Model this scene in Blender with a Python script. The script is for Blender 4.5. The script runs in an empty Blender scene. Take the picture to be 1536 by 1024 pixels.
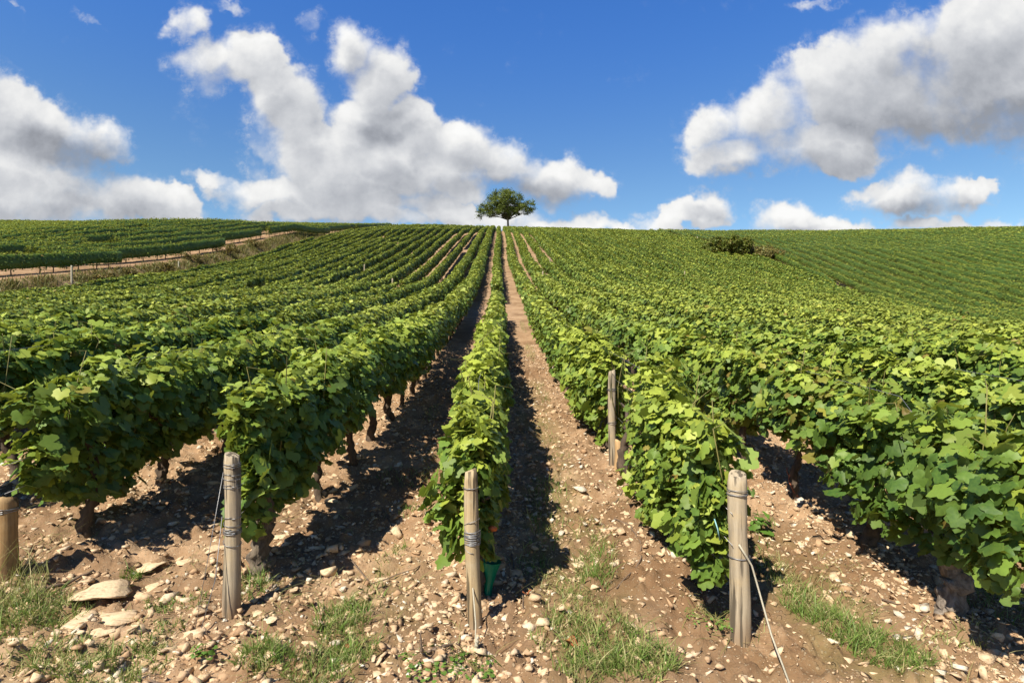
import bpy, math, random
import numpy as np
from mathutils import Vector, Matrix

random.seed(7)
RNG = np.random.default_rng(11)
SC = bpy.context.scene
COL = SC.collection
F = 853.0           # focal length of the photograph in its own pixels (20 mm lens)
VX, VY = 749.5, 512.0   # where a level line running uphill (+Y) meets infinity

# ------------------------------------------------------------------ camera
cam_d = bpy.data.cameras.new("camera")
cam_d.sensor_width = 36.0
cam_d.lens = 36.0 * F / 1536.0
cam_d.clip_start = 0.05
cam_d.clip_end = 5000
cam = bpy.data.objects.new("camera", cam_d)
cam.location = (0, 0, 0)
cam.rotation_euler = (math.radians(90), 0, -math.atan(18.5 / F))
COL.objects.link(cam)
SC.camera = cam

# ------------------------------------------------------------------ sun, exposure
SUN_EL = math.radians(50)
SUN_TO = Vector((-0.60, -0.80, 0)).normalized()      # horizontal direction to the sun
sd = Vector((SUN_TO.x * math.cos(SUN_EL), SUN_TO.y * math.cos(SUN_EL), math.sin(SUN_EL)))
sun_d = bpy.data.lights.new("sun", 'SUN')
sun_d.energy = 3.9
sun_d.angle = math.radians(0.5)
sun_d.color = (1.0, 0.92, 0.76)
sun = bpy.data.objects.new("sun", sun_d)
sun.rotation_euler = sd.to_track_quat('Z', 'Y').to_euler()
sun.location = (-20, -20, 30)
COL.objects.link(sun)
SC.view_settings.view_transform = 'Standard'
SC.view_settings.look = 'None'
SC.view_settings.exposure = 1.1
SC.view_settings.gamma = 1.0
SC.cycles.max_bounces = 6
SC.cycles.diffuse_bounces = 3
SC.cycles.transmission_bounces = 3
SC.cycles.glossy_bounces = 2
SC.cycles.sample_clamp_indirect = 4.0

# ------------------------------------------------------------------ node helpers
class NT:
    def __init__(s, tree):
        s.t = tree
    def n(s, typ, **kw):
        nd = s.t.nodes.new(typ)
        for k, v in kw.items():
            if k == 'inp':
                for kk, vv in v.items():
                    s.set(nd.inputs[kk], vv)
            else:
                setattr(nd, k, v)
        return nd
    def set(s, sock, v):
        if isinstance(v, bpy.types.NodeSocket):
            s.t.links.new(v, sock)
        elif isinstance(v, bpy.types.Node):
            s.t.links.new(v.outputs[0], sock)
        else:
            sock.default_value = v
    def m(s, op, a, b=None, c=None, clamp=False):
        nd = s.n('ShaderNodeMath', operation=op, use_clamp=clamp)
        s.set(nd.inputs[0], a)
        if b is not None: s.set(nd.inputs[1], b)
        if c is not None: s.set(nd.inputs[2], c)
        return nd.outputs[0]
    def vm(s, op, a, b=None, scale=None):
        nd = s.n('ShaderNodeVectorMath', operation=op)
        s.set(nd.inputs[0], a)
        if b is not None: s.set(nd.inputs[1], b)
        if scale is not None: s.set(nd.inputs['Scale'], scale)
        return nd.outputs['Value'] if op in ('LENGTH', 'DOT_PRODUCT', 'DISTANCE') else nd.outputs[0]
    def mix(s, f, a, b, mode='MIX'):
        nd = s.n('ShaderNodeMix', data_type='RGBA', blend_type=mode)
        s.set(nd.inputs[0], f); s.set(nd.inputs[6], a); s.set(nd.inputs[7], b)
        return nd.outputs[2]
    def rng(s, v, a, b, c=0.0, d=1.0, smooth=True):
        nd = s.n('ShaderNodeMapRange', interpolation_type='SMOOTHSTEP' if smooth else 'LINEAR')
        for i, x in enumerate((v, a, b, c, d)): s.set(nd.inputs[i], x)
        return nd.outputs[0]
    def noise(s, vec, scale, detail=4, rough=0.55, dist=0.0, out=0):
        nd = s.n('ShaderNodeTexNoise')
        s.set(nd.inputs['Vector'], vec)
        nd.inputs['Scale'].default_value = scale
        nd.inputs['Detail'].default_value = detail
        nd.inputs['Roughness'].default_value = rough
        nd.inputs['Distortion'].default_value = dist
        return nd.outputs[out]

def C4(c): return (c[0], c[1], c[2], 1.0)

# ------------------------------------------------------------------ sky with clouds
# cloud puffs: (x, y, rx, ry, rotation, weight) in a tangent plane facing uphill
CLOUDS = [
 # left bank
 (-40,165,90,70,0,1),(60,200,120,62,25,1),(140,205,72,38,20,1),(20,262,110,42,8,1),(130,285,120,45,14,1),(215,300,95,38,12,1),
 (60,300,150,40,0,1),(262,312,40,24,10,.7),(30,328,60,16,0,.9),
 # towers left of the centre
 (288,38,34,30,40,.75),(345,10,38,14,10,.6),(318,95,50,36,0,.9),(380,92,62,44,20,.95),(430,150,62,60,40,1),(455,215,70,52,40,1),(528,214,60,44,0,1),(585,235,70,44,0,1),(640,310,60,26,0,.9),(590,330,70,18,0,.9),(300,335,70,16,0,.8),
 (400,212,50,24,35,.6),(500,262,90,55,20,1),(540,70,44,46,0,1),(575,120,52,60,25,1),(560,180,80,45,10,1),(632,190,62,40,40,1),
 (690,225,70,44,25,1),(620,262,130,48,5,1),(745,245,90,34,8,1),(830,268,86,38,3,1),(880,275,44,26,0,.9),(470,40,34,20,-50,.55),
 (330,268,46,14,5,.7),(420,290,110,34,3,1),(520,305,110,40,0,1),(480,325,120,22,0,1),(400,255,60,20,30,.45),(350,120,70,30,-15,.7),
 # low bank near the lone tree
 (690,325,50,20,0,.95),(750,325,70,20,0,.95),(850,340,100,20,0,1),(940,342,60,14,0,.9),
 (1050,318,52,30,0,.95),(1015,332,70,14,0,.9),(1185,334,66,28,0,1),(1250,340,70,20,0,1),
 (1390,288,98,38,0,1),(1450,278,52,32,0,1),(1320,276,46,22,0,.9),(1390,262,50,24,0,.9),(1420,334,95,18,0,1),(1500,336,60,14,0,.9),(980,318,34,14,0,.6),
 # great cloud on the right
 (1070,195,60,40,-30,1),(1100,235,75,36,0,1),(1160,165,95,60,-25,1),(1240,212,120,44,-5,1),(1290,110,140,75,-25,1),(1400,140,160,76,0,1),
 (1480,60,150,80,-20,1),(1540,140,130,76,0,1),(1560,60,140,90,0,1),(1235,2,50,12,-10,.5),(1350,70,80,50,-20,1),
 (1680,180,160,90,0,1),(-180,250,120,70,0,1),(1800,320,200,30,0,1),(-300,320,150,30,0,1),(140,28,36,9,20,.42),(30,8,22,8,30,.35)]
GREY = [(115,235,95,30,12,1.0),(170,300,100,34,8,.55),(30,330,150,22,0,.5),(590,185,52,24,-12,.75),(640,275,110,24,8,.55),(560,300,110,36,0,.45),
 (800,290,100,24,5,.8),(1380,190,190,40,-4,.75),(1450,120,130,70,-10,.7),(1540,185,160,50,0,1.0),(1200,245,150,20,-3,.5),(1390,306,90,18,0,.8),
 (1060,325,40,12,0,.6),(440,160,40,40,40,.3),(1330,150,90,40,-10,.4),(1210,335,70,8,0,.4),(480,335,120,14,0,.4),(720,250,60,20,20,.35)]

world = bpy.data.worlds.new("World")
SC.world = world
world.use_nodes = True
wt = world.node_tree
wt.nodes.clear()
W = NT(wt)
sky = W.n('ShaderNodeTexSky', sky_type='NISHITA', sun_disc=False, sun_elevation=SUN_EL,
          sun_rotation=math.atan2(SUN_TO.x, SUN_TO.y), altitude=300, air_density=1.0, dust_density=0.35, ozone_density=3.0)
tc = W.n('ShaderNodeTexCoord')
sep = W.n('ShaderNodeSeparateXYZ', inp={0: tc.outputs['Generated']})
yy = W.m('MAXIMUM', sep.outputs[1], 0.05)
uv = W.n('ShaderNodeCombineXYZ', inp={0: W.m('DIVIDE', sep.outputs[0], yy), 1: W.m('DIVIDE', sep.outputs[2], yy), 2: 0.0}).outputs[0]

def blob_group():
    g = bpy.data.node_groups.new("cloud field", 'ShaderNodeTree')
    g.interface.new_socket("P", in_out='INPUT', socket_type='NodeSocketVector')
    g.interface.new_socket("D", in_out='OUTPUT', socket_type='NodeSocketFloat')
    G = NT(g)
    gi = G.n('NodeGroupInput'); go = G.n('NodeGroupOutput')
    P = gi.outputs[0]
    w1 = G.noise(P, 7.0, 3, .55, out=1)
    w2 = G.noise(P, 26.0, 3, .6, out=1)
    P2 = G.vm('ADD', P, G.vm('SCALE', G.vm('SUBTRACT', w1, (.5, .5, .5)), scale=.10))
    P2 = G.vm('ADD', P2, G.vm('SCALE', G.vm('SUBTRACT', w2, (.5, .5, .5)), scale=.045))
    acc = None
    for (x, y, rx, ry, rot, wgt) in CLOUDS:
        acc = add_blob(G, P2, acc, x, y, rx * 1.27, ry * 1.27, rot, wgt)
    n1 = G.noise(P, 16.0, 6, .57)
    n2 = G.noise(P, 5.0, 2, .5)
    d = G.m('ADD', acc, G.m('MULTIPLY', G.m('SUBTRACT', n1, .5), .85))
    d = G.m('ADD', d, G.m('MULTIPLY', G.m('SUBTRACT', n2, .5), .35))
    G.set(go.inputs[0], d)
    return g

def after(G, P, acc):
    """P itself, but evaluated after acc (keeps the shader within its stack)"""
    nd = G.n('ShaderNodeVectorMath', operation='MULTIPLY_ADD')
    G.set(nd.inputs[0], acc); nd.inputs[1].default_value = (1e-7, 1e-7, 0); G.set(nd.inputs[2], P)
    return nd.outputs[0]
def add_blob(G, P, acc, x, y, rx, ry, rot, wgt):
    mp = G.n('ShaderNodeMapping', vector_type='TEXTURE')
    G.set(mp.inputs[0], P if acc is None else after(G, P, acc))
    mp.inputs[1].default_value = ((x - VX) / F, (VY - y) / F, 0)
    mp.inputs[2].default_value = (0, 0, math.radians(-rot))
    mp.inputs[3].default_value = (rx / F, ry / F, 1)
    f = G.rng(G.vm('LENGTH', mp.outputs[0]), 1.25, 0.25, 0.0, wgt)
    if acc is None: return f
    nd = G.n('ShaderNodeMath', operation='SMOOTH_MAX')
    G.set(nd.inputs[0], acc); G.set(nd.inputs[1], f); nd.inputs[2].default_value = .12
    return nd.outputs[0]

grp = blob_group()
def dens(P):
    nd = W.n('ShaderNodeGroup'); nd.node_tree = grp
    W.set(nd.inputs[0], P)
    return nd.outputs[0]
d0 = dens(uv)
d1 = dens(W.vm('ADD', after(W, uv, d0), (-.014, .034, 0)))
soft = W.rng(W.noise(uv, 4.5, 2, .5), .35, .62, .20, .80)
core = W.rng(d0, .34, W.m('ADD', .34, soft))
wisp = W.m('MULTIPLY', W.rng(d0, .16, .55), W.rng(W.noise(uv, 30, 5, .7), .42, .72, 0, .55))
alpha = W.m('MAXIMUM', core, wisp)
alpha = W.m('MULTIPLY', alpha, W.rng(sep.outputs[1], .05, .25))
warp = W.vm('ADD', after(W, uv, d1), W.vm('SCALE', W.vm('SUBTRACT', W.noise(uv, 9, 4, .6, out=1), (.5, .5, .5)), scale=.09))
grey = None
for b in GREY:
    grey = add_blob(W, warp, grey, b[0], b[1], b[2] * 1.15, b[3] * 1.25, b[4], b[5])
relief = W.m('SUBTRACT', d0, d1)                     # how much cloud stands between this point and the light
occl = W.rng(d1, .6, 1.3, 0, 1)
lum = W.m('ADD', .60, W.m('MULTIPLY', relief, .20))
lum = W.m('SUBTRACT', lum, W.m('MULTIPLY', occl, .10))
lum = W.m('SUBTRACT', lum, W.m('MULTIPLY', grey, .27))
lum = W.m('ADD', lum, W.m('MULTIPLY', W.m('SUBTRACT', W.noise(uv, 22, 4, .6), .5), .08))
lum = W.m('MINIMUM', W.m('MAXIMUM', lum, .27), .76)
ccol = W.mix(W.rng(lum, .3, .7, smooth=False), (.90, .95, 1.06, 1), (1.0, 1.0, .99, 1))
ccol = W.vm('SCALE', ccol, scale=lum)
skyc = W.vm('SCALE', sky.outputs[0], scale=.085)
skyc = W.n('ShaderNodeGamma', inp={0: skyc, 1: 1.0}).outputs[0]
hs = W.n('ShaderNodeHueSaturation')
hs.inputs['Hue'].default_value = .505; hs.inputs['Saturation'].default_value = 1.2; hs.inputs['Value'].default_value = 1.0
W.set(hs.inputs['Color'], skyc)
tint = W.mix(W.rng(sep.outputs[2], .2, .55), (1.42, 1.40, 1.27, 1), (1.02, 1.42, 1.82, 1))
tint = W.mix(W.rng(sep.outputs[2], .55, .85), tint, (.72, .90, 1.12, 1))  # unseen sky overhead dimmed on purpose to weaken the ambient light
tint = W.mix(W.rng(sep.outputs[1], .2, -.3), tint, W.vm('SCALE', tint, scale=.62))  # sky behind the camera darkened artificially, for deeper shadows
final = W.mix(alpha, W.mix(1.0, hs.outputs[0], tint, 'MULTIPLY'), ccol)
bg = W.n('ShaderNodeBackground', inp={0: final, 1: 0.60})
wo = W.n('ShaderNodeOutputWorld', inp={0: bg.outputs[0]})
world.cycles.sampling_method = 'MANUAL'
world.cycles.sample_map_resolution = 512

# ------------------------------------------------------------------ noise and terrain
_T = np.random.default_rng(5).random((256, 256))
def vn(x, y, s=0):
    x = np.asarray(x, float) + 37.13 * s; y = np.asarray(y, float) + 91.7 * s
    xi = np.floor(x).astype(int); yi = np.floor(y).astype(int)
    fx = x - xi; fy = y - yi
    fx = fx * fx * (3 - 2 * fx); fy = fy * fy * (3 - 2 * fy)
    a = _T[xi % 256, yi % 256]; b = _T[(xi + 1) % 256, yi % 256]
    c = _T[xi % 256, (yi + 1) % 256]; d = _T[(xi + 1) % 256, (yi + 1) % 256]
    return (a * (1 - fx) + b * fx) * (1 - fy) + (c * (1 - fx) + d * fx) * fy
def fbm(x, y, s=0, o=4):
    r = 0; a = .5; t = 0
    for i in range(o):
        r = r + a * vn(np.asarray(x) * 2 ** i, np.asarray(y) * 2 ** i, s + i); t += a; a *= .5
    return r / t
def sst(x, a, b):
    t = np.clip((np.asarray(x, float) - a) / (b - a), 0, 1)
    return t * t * (3 - 2 * t)

PP = np.array([(-60,-6),(-30,-3.9),(0,-1.50),(2.5,-1.25),(4.7,-1.05),(7.4,-.80),(9.3,-.58),(14.3,.1),(20,1.0),(28,2.4),(38,4.6),(43,5.85),(57,9.5),
               (71,13.1),(90,17.2),(110,21.35),(123,23.8),(132,24.9),(142,24.9),(160,23),(200,14),(320,-10),(700,-60)], float)
_yy = np.arange(-60, 700, .5)
_pp = np.interp(_yy, PP[:, 0], PP[:, 1])
def _blur(a, w):
    k = np.hanning(2 * w + 3)[1:-1]; k /= k.sum()
    return np.convolve(np.pad(a, w, mode='edge'), k, mode='valid')
_pb = _blur(_pp, 10)
_near = sst(_yy, 8, 16)
_pn = _blur(_pp, 3)
_pf = _pn * (1 - _near) + _pb * _near
YN = [0, 3, 6, 14, 27, 38, 50, 62, 75, 95, 123, 170]
TB = {  # offsets from the middle profile, one column per distance in YN
 -160: [0, 0, 0, 0, 0, .5, 1, 1, .8, .8, 1.2, .6],
 -77:  [0, 0, 0, 0, 0, .3, .4, .35, .2, .2, .3, .3],
 -38:  [0, 0, 0, -.3, -.3, .1, .3, .2, .0, .1, .35, .3],
 -24:  [.1, .1, .1, -.4, -1.0, -1.0, -1.5, -1.1, -.45, .1, .4, .4],
 -12:  [.1, .1, .1, -.2, -.6, -.5, -.5, -.3, 0, .1, .4, .4],
 -5:   [.15, .15, .15, 0, -.25, -.15, -.1, 0, 0, 0, .1, .1],
 -2.3: [.11, .12, .10, 0, -.1, 0, 0, 0, 0, 0, 0, 0],
 -1.2: [.03, .03, .03, 0, 0, 0, 0, 0, 0, 0, 0, 0],
 0:    [0] * 12,
 5:    [0, 0, 0, -.1, -.2, -.2, -.2, -.2, -.1, -.1, -.1, 0],
 15:   [-.2, -.2, -.3, -.7, -1.2, -1.5, -1.6, -1.4, -1.1, -.5, -.2, -.2],
 30:   [-.6, -.6, -.8, -1.8, -2.9, -3.6, -3.7, -3.1, -2.5, -1.3, -.3, -.2],
 38:   [-1, -1, -1.2, -2.4, -3.2, -3.8, -3.9, -3.4, -2.7, -1.5, -.4, -.3],
 55:   [0, 0, 0, -1, -2.2, -2.4, -2.4, -2.2, -2, -1.3, -.6, 0],
 85:   [2, 2, 2, 1, 0, -.2, .2, .4, .5, .2, -.5, -.5],
 160:  [5, 5, 5, 4, 4, 3, 3, 3, 2, 1.4, .5, 0]}
_tx = np.array(sorted(TB)); _tb = np.array([TB[k] for k in sorted(TB)], float)
_gx = np.arange(-170, 170.1, .5); _gy = np.arange(0, 180.1, .5)
_t1 = np.array([np.interp(_gy, YN, r) for r in _tb])
_ga = np.array([np.interp(_gx, _tx, _t1[:, j]) for j in range(len(_gy))]).T
_gs = np.array([_blur(r, 5) for r in _ga]); _gs = np.array([_blur(r, 8) for r in _gs.T]).T
_sm = sst(np.hypot(*np.meshgrid(_gx, _gy, indexing='ij')), 4, 12)
_ga = _ga * (1 - _sm) + _gs * _sm
def terrain(x, y):
    x = np.asarray(x, float); y = np.asarray(y, float)
    z = np.interp(y, _yy, _pf)
    i = np.clip((x + 170) / .5, 0, len(_gx) - 1.001); j = np.clip(y / .5, 0, len(_gy) - 1.001)
    i0 = i.astype(int); j0 = j.astype(int); fi = i - i0; fj = j - j0
    a = (_ga[i0, j0] * (1 - fi) + _ga[i0 + 1, j0] * fi) * (1 - fj) + (_ga[i0, j0 + 1] * (1 - fi) + _ga[i0 + 1, j0 + 1] * fi) * fj
    # the terrace of the upper left parcel stands above a short bank
    env = sst(y, 8, 30) * (1 - sst(y, 66, 88))
    a = a + (1 - sst(x, -25.6, -23.9)) * sst(x, -60, -30) * env * 1.05
    z = z + a
    r = np.hypot(x, y)
    z = z + (fbm(x * .12, y * .12, 3, 2) - .5) * .5 * sst(r, 18, 45)
    return z
def T1(x, y): return float(terrain(x, y))
def px2g(px, py):
    """ground point seen in that direction from the camera"""
    Y = np.concatenate([np.arange(1.2, 12, .01), np.arange(12, 130, .1)])
    X = (px - VX) / F * Y
    d = -(py - VY) / F * Y - terrain(X, Y)
    k = int(np.argmax(d < 0)) if (d < 0).any() else len(Y) - 1
    return float(X[k]), float(Y[k])

# ------------------------------------------------------------------ object helpers
def tag(o, label=None, cat=None, group=None, kind=None):
    if label: o["label"] = label
    if cat: o["category"] = cat
    if group: o["group"] = group
    if kind: o["kind"] = kind
    return o
def empty(name, loc, label, cat, group=None):
    o = bpy.data.objects.new(name, None); COL.objects.link(o)
    o.location = loc; o.empty_display_size = .2
    return tag(o, label, cat, group)
def link(name, me, parent=None, loc=None, rot=None):
    o = bpy.data.objects.new(name, me); COL.objects.link(o)
    if parent is not None: o.parent = parent
    if loc is not None: o.location = loc
    if rot is not None: o.rotation_euler = rot
    return o
def mesh_np(name, V, faces_idx, n_per, mat, attr=None, smooth=False):
    """faces_idx flat int array of loops; n_per int or array of face sizes"""
    me = bpy.data.meshes.new(name)
    V = np.asarray(V, np.float32); L = np.asarray(faces_idx, np.int32).ravel()
    nf = len(L) // n_per if np.isscalar(n_per) else len(n_per)
    me.vertices.add(len(V)); me.vertices.foreach_set('co', V.ravel())
    me.loops.add(len(L)); me.loops.foreach_set('vertex_index', L)
    me.polygons.add(nf)
    if np.isscalar(n_per): st = np.arange(nf, dtype=np.int32) * n_per
    else: st = np.concatenate([[0], np.cumsum(n_per)[:-1]]).astype(np.int32)
    me.polygons.foreach_set('loop_start', st)
    if smooth: me.polygons.foreach_set('use_smooth', np.ones(nf, bool))
    me.update(calc_edges=True)
    if attr is not None:
        a = me.attributes.new('tone', 'FLOAT_VECTOR', 'POINT')
        a.data.foreach_set('vector', np.asarray(attr, np.float32).ravel())
    if mat: me.materials.append(mat)
    return me
class MB:
    def __init__(s): s.v = []; s.f = []
    def tube(s, pts, rads, n=8, cap=True, jit=0.0, rough_seed=0):
        pts = [Vector(p) for p in pts]; base = len(s.v); m = len(pts)
        up = Vector((0, 0, 1))
        for i, p in enumerate(pts):
            d = (pts[min(i + 1, m - 1)] - pts[max(i - 1, 0)])
            if d.length < 1e-9: d = Vector((0, 0, 1))
            d.normalize()
            a = d.cross(Vector((1, 0, 0)) if abs(d.x) < .8 else Vector((0, 1, 0))).normalized()
            b = d.cross(a)
            r = rads[i] if hasattr(rads, '__len__') else rads
            for k in range(n):
                t = 2 * math.pi * k / n
                rr = r * (1 + (random.random() - .5) * jit)
                s.v.append(p + a * math.cos(t) * rr + b * math.sin(t) * rr)
        for i in range(m - 1):
            for k in range(n):
                k2 = (k + 1) % n
                s.f.append((base + i * n + k, base + (i + 1) * n + k, base + (i + 1) * n + k2, base + i * n + k2))
        if cap:
            s.f.append(tuple(base + k for k in range(n)))
            s.f.append(tuple(base + (m - 1) * n + k for k in reversed(range(n))))
        return s
    def mesh(s, name, mat, smooth=True):
        me = bpy.data.meshes.new(name)
        me.from_pydata([tuple(v) for v in s.v], [], s.f)
        if smooth: me.polygons.foreach_set('use_smooth', [True] * len(me.polygons))
        me.materials.append(mat); me.update()
        return me
    def build(s, name, mat, parent=None, smooth=True):
        return link(name, s.mesh(name, mat, smooth), parent)

# ------------------------------------------------------------------ materials
def newmat(name):
    m = bpy.data.materials.new(name); m.use_nodes = True
    m.node_tree.nodes.clear()
    N = NT(m.node_tree)
    out = N.n('ShaderNodeOutputMaterial')
    return m, N, out

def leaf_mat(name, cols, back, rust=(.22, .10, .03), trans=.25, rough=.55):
    """cols: dark, mid, light (leaf colour by age; vine sides also darkened as shade), attribute tone=(dark to light, rust, random)"""
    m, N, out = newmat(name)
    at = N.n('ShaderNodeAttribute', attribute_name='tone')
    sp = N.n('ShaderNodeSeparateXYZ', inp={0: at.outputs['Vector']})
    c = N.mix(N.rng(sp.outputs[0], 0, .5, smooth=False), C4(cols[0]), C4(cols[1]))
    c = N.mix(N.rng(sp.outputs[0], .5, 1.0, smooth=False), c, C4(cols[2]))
    c = N.mix(sp.outputs[1], c, C4(rust))
    tcn = N.n('ShaderNodeTexCoord')
    nz = N.noise(tcn.outputs['Object'], 60, 3, .6)
    c = N.mix(N.rng(nz, .3, .7, 0, .22), c, C4([x * 1.5 for x in cols[1]]))
    spot = N.noise(tcn.outputs['Object'], 34, 4, .7)
    c = N.mix(N.rng(spot, .64, .72, 0, .55), c, C4(rust))
    hv = N.n('ShaderNodeHueSaturation')
    N.set(hv.inputs['Value'], N.m('ADD', .78, N.m('MULTIPLY', sp.outputs[2], .44)))
    N.set(hv.inputs['Color'], c)
    geo = N.n('ShaderNodeNewGeometry')
    cb = N.mix(.55, hv.outputs[0], C4(back))
    cf = N.mix(geo.outputs['Backfacing'], hv.outputs[0], cb)
    b = N.n('ShaderNodeBsdfPrincipled')
    N.set(b.inputs['Base Color'], cf); b.inputs['Roughness'].default_value = rough
    b.inputs['Specular IOR Level'].default_value = .4
    tr = N.n('ShaderNodeBsdfTranslucent')
    tcx = N.mix(.6, hv.outputs[0], C4([cols[2][0] * 1.3, cols[2][1] * 1.25, cols[2][2] * .8]))
    N.set(tr.inputs[0], tcx)
    mx = N.n('ShaderNodeMixShader'); mx.inputs[0].default_value = trans
    N.set(mx.inputs[1], b.outputs[0]); N.set(mx.inputs[2], tr.outputs[0])
    N.set(out.inputs[0], mx.outputs[0])
    return m
M = {}
M['leaf'] = leaf_mat('grape leaf', ((.045, .105, .020), (.132, .212, .032), (.34, .395, .055)), (.13, .20, .07))
M['leaf_far'] = leaf_mat('grape leaf farther', ((.047, .105, .018), (.146, .212, .032), (.34, .375, .055)), (.13, .20, .06), trans=.16)
M['tree_leaf'] = leaf_mat('walnut leaf', ((.06, .085, .012), (.11, .15, .02), (.17, .20, .025)), (.09, .12, .03), trans=.25)
M['bush_leaf'] = leaf_mat('bush leaf', ((.08, .10, .025), (.15, .17, .035), (.26, .23, .06)), (.12, .12, .05), rust=(.25, .15, .055), trans=.2)
M['grass'] = leaf_mat('grass blade', ((.05, .12, .02), (.11, .22, .03), (.20, .30, .05)), (.15, .2, .05), rust=(.52, .42, .22), trans=.3)
M['weed'] = leaf_mat('weed leaf', ((.05, .12, .02), (.10, .20, .03), (.16, .28, .05)), (.12, .2, .05), trans=.3)

def simple(name, col, rough=.8, bump=0.0, scale=20, var=.3, stretch=(1, 1, 1), col2=None, metallic=0.0, detail=6):
    m, N, out = newmat(name)
    tcn = N.n('ShaderNodeTexCoord')
    mp = N.n('ShaderNodeMapping', inp={0: tcn.outputs['Object']}); mp.inputs[3].default_value = stretch
    nz = N.noise(mp.outputs[0], scale, detail, .65)
    c2 = col2 or [x * (1 - var) for x in col]
    c = N.mix(N.rng(nz, .3, .7), C4(c2), C4(col))
    b = N.n('ShaderNodeBsdfPrincipled', inp={'Base Color': c, 'Roughness': rough, 'Metallic': metallic})
    if bump:
        bp = N.n('ShaderNodeBump', inp={'Height': nz}); bp.inputs['Strength'].default_value = bump; bp.inputs['Distance'].default_value = .01
        N.set(b.inputs['Normal'], bp.outputs[0])
    N.set(out.inputs[0], b.outputs[0])
    return m
M['bark'] = simple('vine bark', (.12, .085, .06), .95, 1.0, 30, .6, (1, 1, .25))
M['bark_grey'] = simple('grey vine bark', (.30, .25, .21), .95, 1.0, 34, .7, (1, 1, .3), col2=(.09, .07, .055))
M['tree_bark'] = simple('tree bark', (.12, .10, .08), .95, .8, 6, .5)
M['cane'] = simple('green cane', (.22, .20, .06), .7, 0, 20, .3)
M['redcane'] = simple('red cane', (.30, .09, .04), .6, 0, 20, .3)
M['twig'] = simple('dry twig', (.20, .14, .10), .9, .4, 60, .5)
M['wire'] = simple('galvanised wire', (.30, .30, .31), .45, 0, 40, .3, metallic=.6)
M['cord'] = simple('pale cord', (.50, .46, .36), .8, .3, 200, .3)
M['greentube'] = simple('green plastic', (.0, .22, .12), .35, .2, 14, .25)
M['browntube'] = simple('brown plastic', (.13, .045, .03), .5, .2, 20, .3)
M['orange'] = simple('orange plastic', (.65, .16, .04), .5, 0, 20, .2)
M['bluetie'] = simple('blue plastic', (.25, .5, .55), .5, 0, 20, .2)
M['redleaf'] = simple('dry red leaf', (.36, .11, .04), .8, .3, 50, .4)
M['palepost'] = simple('pale wood', (.55, .36, .18), .8, .4, 30, .3, (1, 1, .1))

def post_mat(name, c1, c2, c3):
    m, N, out = newmat(name)
    tcn = N.n('ShaderNodeTexCoord')
    mp = N.n('ShaderNodeMapping', inp={0: tcn.outputs['Object']}); mp.inputs[3].default_value = (1, 1, .035)
    g = N.noise(mp.outputs[0], 95, 6, .7)
    g2 = N.noise(tcn.outputs['Object'], 9, 4, .6)
    mp2 = N.n('ShaderNodeMapping', inp={0: tcn.outputs['Object']}); mp2.inputs[3].default_value = (1, 1, .05)
    cr = N.noise(mp2.outputs[0], 40, 3, .5)
    crack = N.rng(cr, .38, .44, 1, 0)
    c = N.mix(N.rng(g, .3, .7), C4(c2), C4(c1))
    c = N.mix(N.rng(g2, .45, .75, 0, .7), c, C4(c3))
    low = N.n('ShaderNodeSeparateXYZ', inp={0: tcn.outputs['Object']}).outputs[2]
    c = N.mix(N.m('MULTIPLY', N.rng(low, .16, .0), .55), c, (.20, .115, .06, 1))
    c = N.mix(N.m('MULTIPLY', crack, .85), c, C4([x * .25 for x in c2]))
    b = N.n('ShaderNodeBsdfPrincipled', inp={'Base Color': c, 'Roughness': .85})
    h = N.m('SUBTRACT', N.m('MULTIPLY', g, .4), crack)
    bp = N.n('ShaderNodeBump', inp={'Height': h}); bp.inputs['Strength'].default_value = .8; bp.inputs['Distance'].default_value = .004
    N.set(b.inputs['Normal'], bp.outputs[0])
    N.set(out.inputs[0], b.outputs[0])
    return m
M['post'] = post_mat('weathered post', (.48, .37, .21), (.29, .21, .12), (.42, .36, .26))
M['post_grey'] = post_mat('grey post', (.44, .37, .27), (.25, .20, .14), (.46, .35, .20))
M['post_brown'] = post_mat('brown post', (.34, .21, .09), (.20, .12, .05), (.38, .27, .14))

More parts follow.
